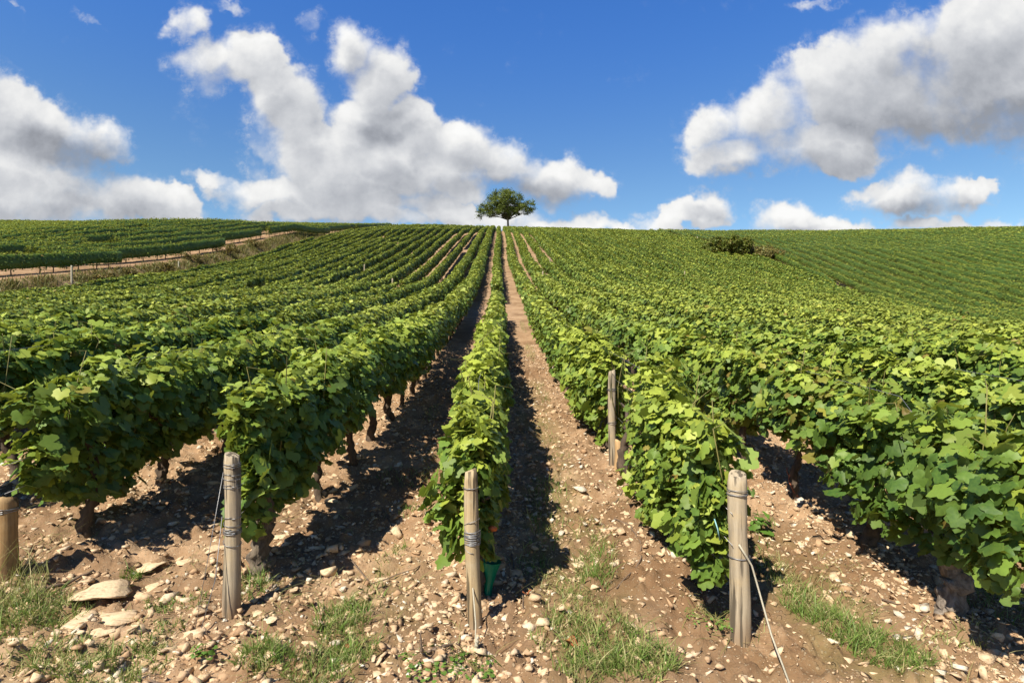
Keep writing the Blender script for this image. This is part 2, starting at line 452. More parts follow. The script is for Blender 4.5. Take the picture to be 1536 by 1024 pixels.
def soil_mat():
    m, N, out = newmat('soil')
    geo = N.n('ShaderNodeNewGeometry')
    P = geo.outputs['Position']
    at = N.n('ShaderNodeAttribute', attribute_name='tone')
    sp = N.n('ShaderNodeSeparateXYZ', inp={0: at.outputs['Vector']})   # (grass cover, bare pale, wet/brown)
    n1 = N.noise(P, 1.3, 5, .6); n2 = N.noise(P, 14, 8, .65); n3 = N.noise(P, 90, 4, .6)
    c = N.mix(N.rng(n1, .35, .65), (.25, .150, .082, 1), (.40, .27, .168, 1))
    c = N.mix(N.rng(n2, .42, .68, 0, .6), c, (.33, .20, .11, 1))
    c = N.mix(N.rng(n2, .42, .25, 0, .6), c, (.13, .065, .033, 1))
    peb = None; hsum = N.m('ADD', N.m('MULTIPLY', n2, .6), N.m('MULTIPLY', n3, .25))
    for sc, th, amt in ((150, .30, .8), (62, .27, .85), (24, .20, .9)):
        v = N.n('ShaderNodeTexVoronoi', feature='F1'); N.set(v.inputs['Vector'], N.vm('ADD', P, N.vm('SCALE', N.noise(P, sc * .8, 2, .5, out=1), scale=.6 / sc)))
        v.inputs['Scale'].default_value = sc
        vs = N.n('ShaderNodeSeparateColor', inp={0: v.outputs['Color']})
        r = N.m('MULTIPLY', vs.outputs[0], th * 1.6)
        k = N.rng(N.m('SUBTRACT', v.outputs['Distance'], r), .05, -.03)
        k = N.m('MULTIPLY', k, N.m('GREATER_THAN', vs.outputs[1], .35))
        pc = N.mix(vs.outputs[2], (.33, .21, .12, 1), (.56, .45, .31, 1))
        c = N.mix(N.m('MULTIPLY', k, amt), c, pc)
        hsum = N.m('ADD', hsum, N.m('MULTIPLY', k, 10.0 / sc))
    gcol = N.mix(n2, (.09, .10, .03, 1), (.24, .22, .09, 1))
    gm = N.m('MULTIPLY', sp.outputs[0], N.rng(N.noise(P, 7, 6, .7), .35, .6))
    c = N.mix(gm, c, gcol)
    n0 = N.noise(P, .55, 7, .72); n01 = N.noise(P, 2.2, 6, .7)
    c = N.mix(N.rng(n0, .42, .60, .55, 0), c, (.10, .055, .028, 1))
    c = N.mix(N.rng(n01, .52, .66, 0, .45), c, (.40, .28, .18, 1))
    c = N.mix(N.m('MULTIPLY', sp.outputs[1], N.rng(n01, .35, .6, .2, 1)), c, (.37, .255, .165, 1))
    b = N.n('ShaderNodeBsdfPrincipled', inp={'Base Color': c, 'Roughness': .95})
    b.inputs['Specular IOR Level'].default_value = .1
    bp = N.n('ShaderNodeBump', inp={'Height': hsum}); bp.inputs['Strength'].default_value = .9; bp.inputs['Distance'].default_value = .018
    N.set(b.inputs['Normal'], bp.outputs[0]); N.set(out.inputs[0], b.outputs[0])
    return m
M['soil'] = soil_mat()
def stone_mat():
    m, N, out = newmat('limestone')
    geo = N.n('ShaderNodeNewGeometry'); P = geo.outputs['Position']
    at = N.n('ShaderNodeAttribute', attribute_name='tone')
    sp = N.n('ShaderNodeSeparateXYZ', inp={0: at.outputs['Vector']})
    c = N.mix(sp.outputs[0], (.38, .235, .135, 1), (.66, .51, .34, 1))
    c = N.mix(N.rng(sp.outputs[2], .85, 1), c, (.66, .60, .50, 1))
    n = N.noise(P, 55, 6, .65)
    c = N.mix(N.rng(n, .32, .52, .5, 0), c, (.26, .15, .08, 1))
    b = N.n('ShaderNodeBsdfPrincipled', inp={'Base Color': c, 'Roughness': .9})
    b.inputs['Specular IOR Level'].default_value = .15
    bp = N.n('ShaderNodeBump', inp={'Height': n}); bp.inputs['Strength'].default_value = .6; bp.inputs['Distance'].default_value = .008
    N.set(b.inputs['Normal'], bp.outputs[0]); N.set(out.inputs[0], b.outputs[0])
    return m
M['stone'] = stone_mat()

# ------------------------------------------------------------------ ground
S = 1.1
X0 = -0.104
def row_x(k): return X0 + S * k
def row_y0(k): return 2.456 * (1 - .0459 * k)
def furrow(x, y):
    """small relief of the worked soil, only near the camera"""
    r = np.hypot(x, y)
    near = 1 - sst(r, 9, 16)
    c = np.cos((x - X0) / S * 2 * math.pi)
    z = .022 * c * near * sst(y, 2.2, 3.2)
    z = z + (fbm(x * 1.7, y * 1.7, 9, 3) - .5) * .09 * near
    z = z + (fbm(x * 8, y * 8, 12, 4) - .5) * .08 * near
    cl = fbm(x * 22, y * 22, 15, 2)
    z = z + np.maximum(cl - .5, 0) * .13 * near
    # flat stone ledge at lower left
    return z
def G1(x, y): return float(terrain(x, y) + furrow(np.asarray(x), np.asarray(y)))

def axis(segs):
    out = []
    for a, b, st in segs: out.append(np.arange(a, b, st))
    out.append([segs[-1][1]])
    return np.concatenate(out)
gx = axis([(-420, -170, 15), (-170, -40, 2.0), (-40, -28, .6), (-28, -22, .25), (-22, -6, .35), (-6, -3.5, .08), (-3.5, 3.2, .022), (3.2, 6, .08), (6, 40, .5), (40, 170, 2.0), (170, 420, 15)])
gy = axis([(-60, -4, 4), (-4, 1.2, .25), (1.2, 1.7, .06), (1.7, 5.5, .022), (5.5, 9, .05), (9, 20, .2), (20, 60, .6), (60, 160, 1.2), (160, 700, 12)])
XX, YY = np.meshgrid(gx, gy, indexing='ij')
ZZ = terrain(XX, YY) + furrow(XX, YY)
nx, ny = XX.shape
idx = np.arange(nx * ny).reshape(nx, ny)
quads = np.stack([idx[:-1, :-1], idx[1:, :-1], idx[1:, 1:], idx[:-1, 1:]], -1).reshape(-1, 4)
grass_m = np.zeros_like(XX)
def strip(xa, xb, ya, yb, amt, s=.12):
    global grass_m
    a = sst(XX, xa - s, xa + s) * (1 - sst(XX, xb - s, xb + s)) * sst(YY, ya - s, ya + s) * (1 - sst(YY, yb - s * 3, yb + s * 3))
    grass_m = np.maximum(grass_m, a * amt)
strip(.15, .62, 1.2, 9, .55); strip(.7, 1.9, 1.2, 2.2, .2); strip(1.25, 1.75, 1.5, 3.4, .6); strip(-.75, -.35, 1.4, 3, .45); strip(-2.4, -1.5, 1.2, 2.2, .45)
bank = sst(XX, -25.9, -25.4) * (1 - sst(XX, -24.0, -23.2)) * sst(YY, 15, 20) * (1 - sst(YY, 74, 84))
edge = sst(XX, 29.6, 30.2) * (1 - sst(XX, 32, 33.0)) * sst(YY, 52, 56) * (1 - sst(YY, 84, 90))
grass_m = np.maximum(grass_m, np.maximum(bank * .9, edge * .8))
grass_m = np.maximum(grass_m, (XX > 32.5) * .0)
pale = np.zeros_like(XX)
pale = np.maximum(pale, sst(XX, -34, -30) * (1 - sst(XX, -26.0, -25.7)) * sst(YY, 10, 20) * .15)
pale = np.maximum(pale, sst(YY, 9, 24) * .6 * (np.abs(XX) < 25))
attr = np.stack([grass_m, pale, np.zeros_like(XX)], -1).reshape(-1, 3)
ground = link('ground', mesh_np('ground', np.stack([XX, YY, ZZ], -1).reshape(-1, 3), quads, 4, M['soil'], attr, True))
tag(ground, kind='structure')

# ------------------------------------------------------------------ leaf meshes
def tpl(outline, center, fold, cup):
    pts = np.array([center] + outline, float)
    z = -fold * np.abs(pts[:, 0]) - cup * (pts[:, 0] ** 2 + (pts[:, 1] - .15) ** 2)
    z[1::2] += .035; z[2::2] -= .03
    return np.column_stack([pts, z])
half = [(.06, -.10), (.20, -.31), (.40, -.27), (.52, -.06), (.45, .06), (.52, .26), (.38, .36), (.26, .38), (.17, .53)]
outl = [(0, .02)] + half + [(0, .66)] + [(-x, y) for x, y in reversed(half)]
L_DET = tpl(outl, (0, .10), .22, .22)
n_ = len(outl)
L_DET_F = np.array([(0, 1 + i, 1 + (i + 1) % n_) for i in range(n_)])
L_MID = np.column_stack([np.array([(0, -.12), (.42, -.22), (.48, .22), (.2, .36), (0, .62), (-.2, .36), (-.48, .22), (-.42, -.22)], float), np.array([0, -.10, -.13, -.07, -.08, -.07, -.13, -.10])])
L_MID_F = np.array([(0, 1, 2, 3), (0, 3, 4, 5), (0, 5, 6, 7)])
L_QUAD = np.array([(0, -.45, 0), (.42, .02, -.08), (0, .55, 0), (-.42, .02, -.08)], float)
L_QUAD_F = np.array([(0, 1, 2, 3)])

def place(template, tfaces, P, Nn, tip, size, squash=None):
    """instances of a leaf: P (n,3), Nn normals, tip direction, size (n,)"""
    Nn = Nn / np.linalg.norm(Nn, axis=1, keepdims=True)
    t = tip - (tip * Nn).sum(1, keepdims=True) * Nn
    t = t / (np.linalg.norm(t, axis=1, keepdims=True) + 1e-9)
    b = np.cross(t, Nn)
    v = template[None] * size[:, None, None]
    rr_ = np.random.default_rng(len(P))
    v = v * np.stack([rr_.uniform(.85, 1.08, len(P)), rr_.uniform(.85, 1.12, len(P)), rr_.uniform(-.5, 2.4, len(P))], -1)[:, None]
    out = P[:, None, :] + v[..., 0:1] * b[:, None] + v[..., 1:2] * t[:, None] + v[..., 2:3] * Nn[:, None]
    n, m = len(P), len(template)
    f = (tfaces[None] + (np.arange(n) * m)[:, None, None])
    return out.reshape(-1, 3), f.reshape(-1, tfaces.shape[1])

def canopy(xc_fn, y, k, par, rng, ux=(1.0, 0.0), inner=.55):
    """leaf centres spread over a trellised hedge. y: distances along the row."""
    n = len(y)
    seed = par['seed']
    H = par['h'] * (1 + .13 * (fbm(y * 1.1, y * 0 + seed * 3.1, 2, 3) - .5) + .10 * (vn(y * 3.5, y * 0 + seed, 4) - .5))
    Wd = par['w'] * (1 + .55 * (fbm(y * 1.3, y * 0 + seed * 1.7, 6, 3) - .5))
    if 'ys' in par:
        rmp = sst(y - par['ys'], -.1, 1.6)
        Wd = Wd * (.72 + .28 * rmp) * (1 + par.get('wf', 0) * sst(y, 5, 32)); H = H * (.92 + .08 * rmp)
    B = par['b'] + .28 * (vn(y * 1.8, y * 0 + seed * 2.3, 8) - .45)
    B = np.clip(B, .04, .6)
    # perimeter coordinate: two sides and a rounded top
    s = rng.random(n)
    side_len = (H - B); top_len = 2 * Wd
    tot = 2 * side_len + top_len
    u = s * tot
    left = u < side_len; top = (u >= side_len) & (u < side_len + top_len); right = ~left & ~top
    hx = np.zeros(n); hz = np.zeros(n); ox = np.zeros(n); oz = np.zeros(n)
    q = rng.random(n)
    hx[left] = -1; hx[right] = 1; ox[left] = -1; ox[right] = 1
    t = (u - side_len) / top_len
    hx[top] = (t[top] * 2 - 1); oz[top] = 1; ox[top] = hx[top] * .5
    zz = np.where(top, H, B + (H - B) * q)
    # round the shoulders, pinch the bottom
    f = (zz - B) / (H - B)
    sh = np.sqrt(np.clip(1 - ((f - .62).clip(0) / .42) ** 2, .05, 1)) * (.72 + .28 * np.clip(f / .35, 0, 1))
    xx = hx * Wd * np.where(top, .85, sh)
    zz = np.where(top, H - .10 * par['h'] * hx ** 2 * .8, zz)
    lump = (fbm(y * 4.2 + hx * 2, zz * 4.2, seed + 5, 3) - .5) * 1.25 * par.get('lm', 1)
    cl_ = fbm(y * 6.5 + seed * 9, u * 6.5, 41, 2)
    r = 1 - (rng.random(n) ** 1.6) * inner
    r = np.where(cl_ < .46, r * .5, r * (1 + (cl_ - .5) * .5))
    xx = xx * r + ox * lump * .21
    zz = np.where(top, zz - (1 - r) * .50 + lump * .17, zz)
    ox = ox + lump * .3; oz = oz + np.where(top, 0, .35 + .5 * (f > .8))
    fx = par.get('flop', 0)
    return xx, zz, ox, oz, f, r, H

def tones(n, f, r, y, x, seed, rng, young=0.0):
    base = .30 + .50 * np.clip(f, 0, 1.08) ** 5 + (fbm(y * .5, x * .5, 21, 3) - .5) * .6 + young  # young top growth lighter; sides also darkened to deepen shade between rows
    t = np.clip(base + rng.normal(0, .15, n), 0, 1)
    yel = rng.random(n) < .08
    t = np.where(yel, np.clip(t + .4, 0, 1), t)
    patch = np.clip((fbm(y * .45 + 9, x * .8 + 3, 33, 3) - .66) * 5, 0, 1)
    ru = np.where(rng.random(n) < .012 + .4 * patch, rng.random(n) * .8, 0)
    return np.stack([t, ru, rng.random(n)], -1)

def leaves_for(y, yx_fn, k, par, rng, size, template, tf, young=0, ux=(1., 0.), inner=.55):
    xx, zz, ox, oz, f, r, H = canopy(None, y, k, par, rng, ux, inner)
    cx, cy = yx_fn(y)
    tg = par['dir']; nx_, ny_ = tg[1], -tg[0]     # lateral unit vector, to the right of the row
    X = cx + xx * nx_; Y = cy + xx * ny_
    gz = terrain(cx, cy)
    P = np.stack([X, Y, gz + zz], -1)
    n = len(y)
    N_ = np.stack([ox * nx_, ox * ny_, oz], -1) * 1.0 + np.stack([rng.normal(0, .55, n), rng.normal(-.08, .55, n), rng.normal(.3, .42, n)], -1) * par.get('nr', 1.0)
    tip = np.stack([ox * nx_ * .7 + rng.normal(0, .7, n), ox * ny_ * .7 + rng.normal(0, .7, n), -.8 + rng.normal(0, .5, n)], -1)
    sz = size * np.clip(rng.normal(1, .32, n), .4, 1.7) * np.where(f > 1.0, .85, 1)
    V, Fc = place(template, tf, P, N_, tip, sz)
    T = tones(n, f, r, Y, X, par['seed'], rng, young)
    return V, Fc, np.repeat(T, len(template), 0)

def row_core(ya, yb, yx_fn, par, step, gapf=None):
    """leafy inner mass of a far row: a narrow bumpy body the outer leaves stand on"""
    y = np.arange(ya, yb + step, step)
    cx, cy = yx_fn(y); gz = terrain(cx, cy)
    nx_, ny_ = par['dir'][1], -par['dir'][0]
    h = par['h'] * (.88 + .2 * (fbm(y * 1.1, y * 0 + par['seed'] * 3.1, 2, 3) - .5)); w = par['w'] * .62
    if gapf is not None:
        g_ = gapf(y); h = h * (.6 + .4 * g_); w = w * (.5 + .5 * g_)
    prof = [(-.8, .30), (-1, .6), (-.75, .95), (0, 1.0), (.75, .95), (1, .6), (.8, .30)]
    V = []
    for a, b in prof:
        jj = (vn(y * 3, y * 0 + a * 9 + b * 5, 3) - .5) * .16
        V.append(np.stack([cx + (a * w + jj) * nx_, cy + (a * w + jj) * ny_, gz + b * h + jj * .5], -1))
    V = np.stack(V, 1); m = len(prof); n = len(y)
    id_ = np.arange(n * m).reshape(n, m)
    q = np.stack([id_[:-1], np.roll(id_[:-1], -1, 1), np.roll(id_[1:], -1, 1), id_[1:]], -1).reshape(-1, 4)
    if gapf is not None:
        keep = (g_[:-1] > .5) & (g_[1:] > .5); q = q.reshape(n - 1, m, 4)[keep].reshape(-1, 4)
    V = V.reshape(-1, 3)
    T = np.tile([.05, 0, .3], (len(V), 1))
    return V, q, T

def trunk_mesh(i, mat, h=.42, r=.035, gn=.5, arms=True):
    random.seed(100 + i)
    mb = MB(); pts = []; rr = []
    x = y = 0
    m = 22
    for j in range(m):
        t = j / (m - 1)
        x += random.uniform(-.010, .010) + math.sin(t * 7 + i) * .004; y += random.uniform(-.010, .010)
        pts.append((x, y, -.08 + (h + .08) * t))
        rr.append(r * (1.35 - .5 * t + random.uniform(-.2, .2) * gn + (.35 if j == m - 2 else 0) + (.3 if j == 0 else 0)))
    mb.tube(pts, rr, 12, jit=.42 * gn * 2)
    for sgn in (-1, 1) if arms else ():          # two arms along the wire
        a = Vector(pts[-1]); arm = [a]
        for q in range(1, 5): arm.append(a + Vector((random.uniform(-.02, .02), sgn * .07 * q, .02 + .03 * q)))
        mb.tube(arm, [r * .7, r * .55, r * .45, r * .35, r * .25], 7, jit=.2)
    return mb.mesh('trunk', mat)
TR = [trunk_mesh(i, M['bark'], h=.40 + .03 * (i % 3), r=.021 + .004 * (i % 4), gn=.65) for i in range(7)]
TRG = trunk_mesh(31, M['bark_grey'], h=.36, r=.046, gn=1.0, arms=False)
M['bark_mid'] = simple('brown-grey vine bark', (.20, .16, .12), .95, 1.0, 34, .7, (1, 1, .3), col2=(.06, .045, .035))
TRG2 = trunk_mesh(35, M['bark_mid'], h=.42, r=.042, gn=.9, arms=False)
TR_FAR = []
for i in range(3):
    random.seed(300 + i); mb = MB()
    mb.tube([(0, 0, -.1), (random.uniform(-.03, .03), .02, .2), (0, 0, .5)], [.04, .03, .03], 5)
    TR_FAR.append(mb.mesh('trunk', M['bark']))

ORD = "zeroth first second third fourth fifth sixth seventh eighth ninth tenth eleventh twelfth thirteenth fourteenth fifteenth sixteenth seventeenth eighteenth nineteenth twentieth".split()
TENS = {20: "twenty", 30: "thirty"}
def ordw(n):
    if n <= 20: return ORD[n]
    if n == 30: return "thirtieth"
    return TENS[n // 10 * 10] + "-" + ORD[n % 10]

NEAR = 8.5
def own_row(k):
    x = row_x(k)
    ys = max(row_y0(k) + .12, abs(x) / 1.12 - .6)
    if k == 2: ys = 2.02
    yend = 131.0
    if k <= -21: return
    if k < -14:  # the bank cuts the last rows short of the crest
        yend = {-18: 96, -19: 82, -20: 68}.get(k, 131)
    label = {-20: None,
 0: "centre vine row behind the slim tan post, running straight to the crest",
             -1: "vine row just left of the centre row, behind the cracked grey post",
             1: "vine row right of the centre row, behind the stout post with the cord",
             -2: "dark-sided vine row behind the brown post, second left of centre",
             2: "sunlit vine row right of the stout grey post, with the thick grey trunk"}.get(k)
    if label is None:
        label = "long vine row, the %s one to the %s of the centre row" % (ordw(abs(k)), "right" if k > 0 else "left")
    root = empty('vine_row', (x, ys, T1(x, ys)), label, 'vine row', 'vine rows running up the slope to the crest')
    seed = (k + 50) * .73
    par = dict(h=.95 + .05 * math.sin(k * 2.1), w=.135 if k < 0 else .148, b=.30 if k < 0 else .20, seed=seed, dir=(0., 1.), ys=ys)
    if -1 <= k <= 8: par['wf'] = .45
    if k == 0: par.update(b=.25, w=.148, h=.95)
    if k == 1: par.update(b=.22, w=.19, h=.95)
    if k == 2: par.update(b=.33, w=.22, h=.97)
    if k == -1: par.update(b=.35, w=.21, h=1.0)
    if k == -2: par.update(b=.28, w=.22, h=.93)
    rng = np.random.default_rng(1000 + k)
    def fn(y): return x + (vn(y * .4, y * 0 + seed, 2) - .5) * .10 + (vn(y * .05, y * 0 + seed, 7) - .5) * .25 * sst(y, 10, 30), y
    def rel(V): return V - np.array(root.location)[None]
    # individual vines near the camera
    ya = ys
    i = 0
    while ya < NEAR:
        yb = min(ya + .76, NEAR) if NEAR - ya > 1.1 else NEAR
        dens_ = (1750 if k in (-1, 0, 1) else 1550) if ya < 5.5 else 1150
        n = int((yb - ya) * dens_)
        
        y = ya + (yb - ya) * rng.random(n) + rng.normal(0, .05, n)
        y = np.maximum(y, ys - .03)
        if k == 1: y = y[(y < 3.92) | (y > 4.95) | (rng.random(len(y)) < .0)]
        if k == -1: y = y[(y < 4.7) | (y > 5.05) | (rng.random(len(y)) < .4)]
        sz = (.066 if k in (-1, 0, 1) else .070) if ya < 5.5 else .078
        V, Fc, T = leaves_for(y, fn, k, par, rng, sz, L_DET, L_DET_F, young=(.30 if k in (0, 1) else .04) - (.05 if k < 0 else 0), inner=.75)
        if k in (0, 1, -1) and i == 0:   # rounded end of the row
            m = 160
            yy_ = ys + rng.random(m) * .02
            par2 = dict(par); 
            V2, F2, T2 = leaves_for(yy_, fn, k, par2, rng, sz, L_DET, L_DET_F, young=.15, inner=1.0)
            F2 = F2 + len(V); V = np.vstack([V, V2]); Fc = np.vstack([Fc, F2]); T = np.vstack([T, T2])
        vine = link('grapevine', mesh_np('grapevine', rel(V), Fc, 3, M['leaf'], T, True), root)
        ty = ya + .38 + rng.uniform(-.06, .06)
        if k == 0 and i == 0: ty = 2.78
        if k == -1 and i == 0: ty = 2.90
        if k == 2 and abs(ty - 2.56) < .4: ty = 2.56
        cx, _ = fn(np.array([ty])); cx = float(cx[0])
        tm = TR[(i + k) % 7]
        if k == 2 and abs(ty - 2.56) < .05: tm = TRG
        if k == -1 and i == 0: tm = TRG2
        tk = link('trunk', tm, vine, Vector((cx, ty, G1(cx, ty))) - root.location, (0, 0, rng.uniform(-.25, .25) + (math.pi if i % 2 else 0)))
        # canes and shoots
        random.seed(int(k * 100 + i + 9000))
        for q in range(4 if ya < 6 else 2):
            mb = MB()
            sy = random.uniform(ya, yb); sx = random.uniform(-.13, .13)
            hh = par['h'] * random.uniform(.85, 1.13)
            b0 = Vector((cx + sx * .3, sy, T1(cx, sy) + .42)); b1 = Vector((cx + sx, sy + random.uniform(-.12, .12), T1(cx, sy) + hh))
            b2 = b1 + Vector((random.uniform(-.12, .12), random.uniform(-.12, .12), random.uniform(-.03, .08)))
            mb.tube([b0 - root.location, b0.lerp(b1, .5) + Vector((random.uniform(-.04, .04), 0, 0)) - root.location, b1 - root.location, b2 - root.location], [.0045, .0034, .0024, .0012], 4)
            mb.build('cane', M['cane'], vine)
        ya = yb; i += 1
        if i > 12: break
    # the rest of the row: foliage with lighter geometry
    ystart = max(ys, NEAR)
    Vs, Fs, Ts, off = [], [], [], 0
    bands = [(ystart, 16, .086, 820, L_MID, L_MID_F), (16, 30, .105, 520, L_MID, L_MID_F), (30, 50, .14, 320, L_QUAD, L_QUAD_F), (50, 80, .16, 230, L_QUAD, L_QUAD_F), (80, 131, .20, 150, L_QUAD, L_QUAD_F)]
    for a, b, sz, dn, tp, tf in bands:
        a = max(a, ystart); b = min(b, yend)
        if b <= a: continue
        n = int((b - a) * dn)
        y = a + (b - a) * rng.random(n)
        gap = vn(y * .22, y * 0 + seed * 5, 12)
        y = y[gap > .07]
        if k == 14: y = y[(y < 47) | (y > 62)]
        par['nr'] = .8 if a < 30 else .6; par['lm'] = .7
        V, Fc, T = leaves_for(y, fn, k, par, rng, sz, tp, tf, inner=.5)
        if Fc.shape[1] != 4: raise ValueError
        Vs.append(V); Fs.append(Fc + off); Ts.append(T); off += len(V)
    ca = max(ystart, 12) 
    if yend > ca and k != 14:
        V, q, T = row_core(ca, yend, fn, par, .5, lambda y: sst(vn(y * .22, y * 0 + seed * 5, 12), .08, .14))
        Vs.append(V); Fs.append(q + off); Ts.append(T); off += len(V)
    if Vs:
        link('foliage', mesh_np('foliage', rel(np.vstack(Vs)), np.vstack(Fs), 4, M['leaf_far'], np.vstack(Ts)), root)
    # trunks of the middle distance where the photo shows under the leaves
    if -9 <= k <= 5:
        y = ystart + .4; c = 0
        while y < 34 and c < 34:
            cx, _ = fn(np.array([y])); cx = float(cx[0])
            link('trunk', TR_FAR[c % 3], root, Vector((cx, y, T1(cx, y))) - root.location, (0, 0, c))
            y += .8; c += 1
    # trellis wires
    if -3 <= k <= 3:
        mb = MB()
        for hz in (.42, .72, .93):
            pts = []
            for y in np.arange(ys - (.12 if abs(k) < 3 else 0), 12, .5):
                cx, _ = fn(np.array([y])); pts.append(Vector((float(cx[0]), y, T1(float(cx[0]), y) + (hz if y > ys + .4 else min(hz, .55)))) - root.location)
            mb.tube(pts, .0016, 4)
        mb.build('trellis_wire', M['wire'], root)

for k in range(-20, 29): own_row(k)

# ------------------------------------------------------------------ the two farther parcels
def far_row(root_label, group, p0, p1, seed, h=1.1, w=.26, young=-.03, trunks=False, dens_mul=1.0, gp=.06):
    d = Vector((p1[0] - p0[0], p1[1] - p0[1])); Ln = d.length; d /= Ln
    par = dict(nr=.42, h=h, w=w, b=.22, seed=seed, dir=(d.x, d.y))
    rng = np.random.default_rng(int(seed * 977) % 100000)
    def fn(t):
        return p0[0] + d.x * t, p0[1] + d.y * t
    root = empty('vine_row', (p0[0], p0[1], T1(*p0)), root_label, 'vine row', group)
    mid = np.hypot(p0[0] + d.x * Ln / 2, p0[1] + d.y * Ln / 2)
    Vs, Fs, Ts, off = [], [], [], 0
    t0 = 0
    while t0 < Ln:
        t1 = min(t0 + 12, Ln)
        dist = math.hypot(p0[0] + d.x * t0, p0[1] + d.y * t0)
        sz = min(.22, max(.10, .0018 * dist)); dn = int(dens_mul * 2.4 / (sz * sz) * (1.25 if dist < 60 else 1.0))
        n = int((t1 - t0) * dn)
        t = t0 + (t1 - t0) * rng.random(n)
        gap = vn(t * .28, t * 0 + seed * 5.3, 12)
        t = t[gap > gp]
        V, Fc, T = leaves_for(t, fn, 0, par, rng, sz, L_QUAD, L_QUAD_F, inner=.45, young=young)
        Vs.append(V); Fs.append(Fc + off); Ts.append(T); off += len(V)
        t0 = t1
    V, q_, T = row_core(0, Ln, fn, par, .6, lambda t: sst(vn(t * .28, t * 0 + seed * 5.3, 12), gp, gp + .04))
    Vs.append(V); Fs.append(q_ + off); Ts.append(T)
    link('foliage', mesh_np('foliage', np.vstack(Vs) - np.array(root.location)[None], np.vstack(Fs), 4, M['leaf_far'], np.vstack(Ts)), root)
    if trunks:
        t = max(.3, Ln - 26); c = 0
        while t < Ln:
            xx, yy_ = fn(t)
            link('trunk', TR_FAR[c % 3], root, Vector((xx, yy_, T1(xx, yy_))) - root.location, (0, 0, c)); t += 1.35 + .5 * math.sin(c * 2.3 + seed); c += 1

# upper left parcel: rows nearly parallel to ours which meet the track one after another
def in_view(x, y, ml=1.02, mr=1.06):
    return y > 0 and -ml * y < x < mr * y
def track_x(y): return -25.9 + 3.2 * float(sst(y, 58, 100))
cnt = 0
for i in range(0, 52):
    c = -29.4 - 2.0 * i
    pts = [y for y in np.arange(14, 131.5, .5) if in_view(c + .14 * y, y) and c + .14 * y < track_x(y)]
    if len(pts) < 10: continue
    ya, yb = pts[0], pts[-1]
    ends = yb < 130
    far_row(("hedge-like vine row on the left terrace, the %s one to meet the track" % ordw(cnt + 1)) if ends else "vine row high on the left slope beyond the track",
            'vine rows along the track on the left terrace' if ends else 'vine rows high on the left slope',
            (c + .14 * ya, ya), (c + .14 * yb, yb), 7.1 + i, h=1.25, w=.25, trunks=ends, gp=.17 if ends else .05, young=.03)
    cnt += 1
# right parcel beyond the hollow, again nearly parallel
for i in range(0, 60):
    c = 9 + 1.8 * i
    pts = [y for y in np.arange(20, 133.5, .5) if in_view(c + .15 * y, y) and c + .15 * y > (32.2 if y > 56 else 31.2)]
    if len(pts) < 10: continue
    ya, yb = pts[0], pts[-1]
    far_row("vine row on the right-hand hillside beyond the hollow", 'vine rows on the right hillside', (c + .15 * ya, ya), (c + .15 * yb, yb), 311.3 + i, h=1.15, w=.24, young=.15, gp=.0)

# ------------------------------------------------------------------ posts of the trellis
def post(name, px, py, top_px, top_py, r, mat, label, group, loops=(), n=16, top_cut=.3, seed=0, Yfix=None, h=None):
    X, Y = px2g(px, py)
    if Yfix is not None: Y = Yfix; X = (px - VX) / F * Y
    z0 = G1(X, Y)
    ztop = -(top_py - VY) / F * Y if h is None else z0 + h
    dx = (top_px - px) / F * Y
    root = empty(name, (X, Y, z0), label, 'post', group)
    rnd = random.Random(seed)
    H = ztop - z0
    V = []; Fc = []
    m = 22
    prof = [1 + rnd.uniform(-.05, .05) for _ in range(n)]
    for j in range(m):
        t = j / (m - 1); z = -.15 + (H + .15) * t
        rr = r * (1.06 - .10 * t)
        if j == m - 1: rr *= .86
        for k in range(n):
            a = 2 * math.pi * k / n
            q = rr * (prof[k] + rnd.uniform(-.02, .02) + .05 * math.sin(t * 9 + k * .7 + seed))
            zz = z + (math.sin(a + seed) * r * top_cut + rnd.uniform(-.003, .003) if j >= m - 2 else 0)
            V.append((dx * t + math.cos(a) * q + math.sin(t * 5 + seed) * r * .10, math.sin(a) * q, zz))
    for j in range(m - 1):
        for k in range(n):
            Fc.append((j * n + k, j * n + (k + 1) % n, (j + 1) * n + (k + 1) % n, (j + 1) * n + k))
    V.append((dx, 0, H + rnd.uniform(-.002, .004)))
    for k in range(n): Fc.append(((m - 1) * n + k, (m - 1) * n + (k + 1) % n, m * n))
    me = bpy.data.meshes.new('shaft'); me.from_pydata(V, [], Fc); me.materials.append(mat)
    sm = [True] * len(Fc)
    for i in range(n): sm[-1 - i] = False
    me.polygons.foreach_set('use_smooth', sm); me.update()
    link('shaft', me, root)
    for (t, turns, slope, wr) in loops:
        mb = MB(); pts = []
        N_ = int(18 * turns)
        for q in range(N_ + 1):
            a = 2 * math.pi * q / 18 + seed
            rr = r * (1.09 - .10 * t) + wr
            pts.append((dx * t + math.cos(a) * rr + math.sin(t * 5 + seed) * r * .1, math.sin(a) * rr, H * t + slope * math.sin(a * .5 + seed) + q * wr * .12 + rnd.uniform(-.0015, .0015)))
        mb.tube(pts, wr, 5)
        mb.build('wire_wrap', M['wire'], root)
    return root, (X, Y, z0, H, dx)
grp_end = 'end posts of the vine rows'
pA, gA = post('end_post', 25, 872, 22, 742, .046, M['post_brown'], 'thick brown wooden post at far left, half hidden by leaves above', grp_end, [(.85, 3, .01, .002)], seed=3)
pB, gB = post('end_post', 351, 916, 353, 680, .034, M['post_grey'], 'cracked grey-tan post wrapped in wire, left of the centre row', grp_end,
              [(.93, 2.5, .006, .0016), (.86, 2, .012, .0016), (.80, 2, .006, .0016), (.58, 2, .02, .0018), (.51, 4, .006, .002), (.47, 1.6, .03, .0016)], seed=5)
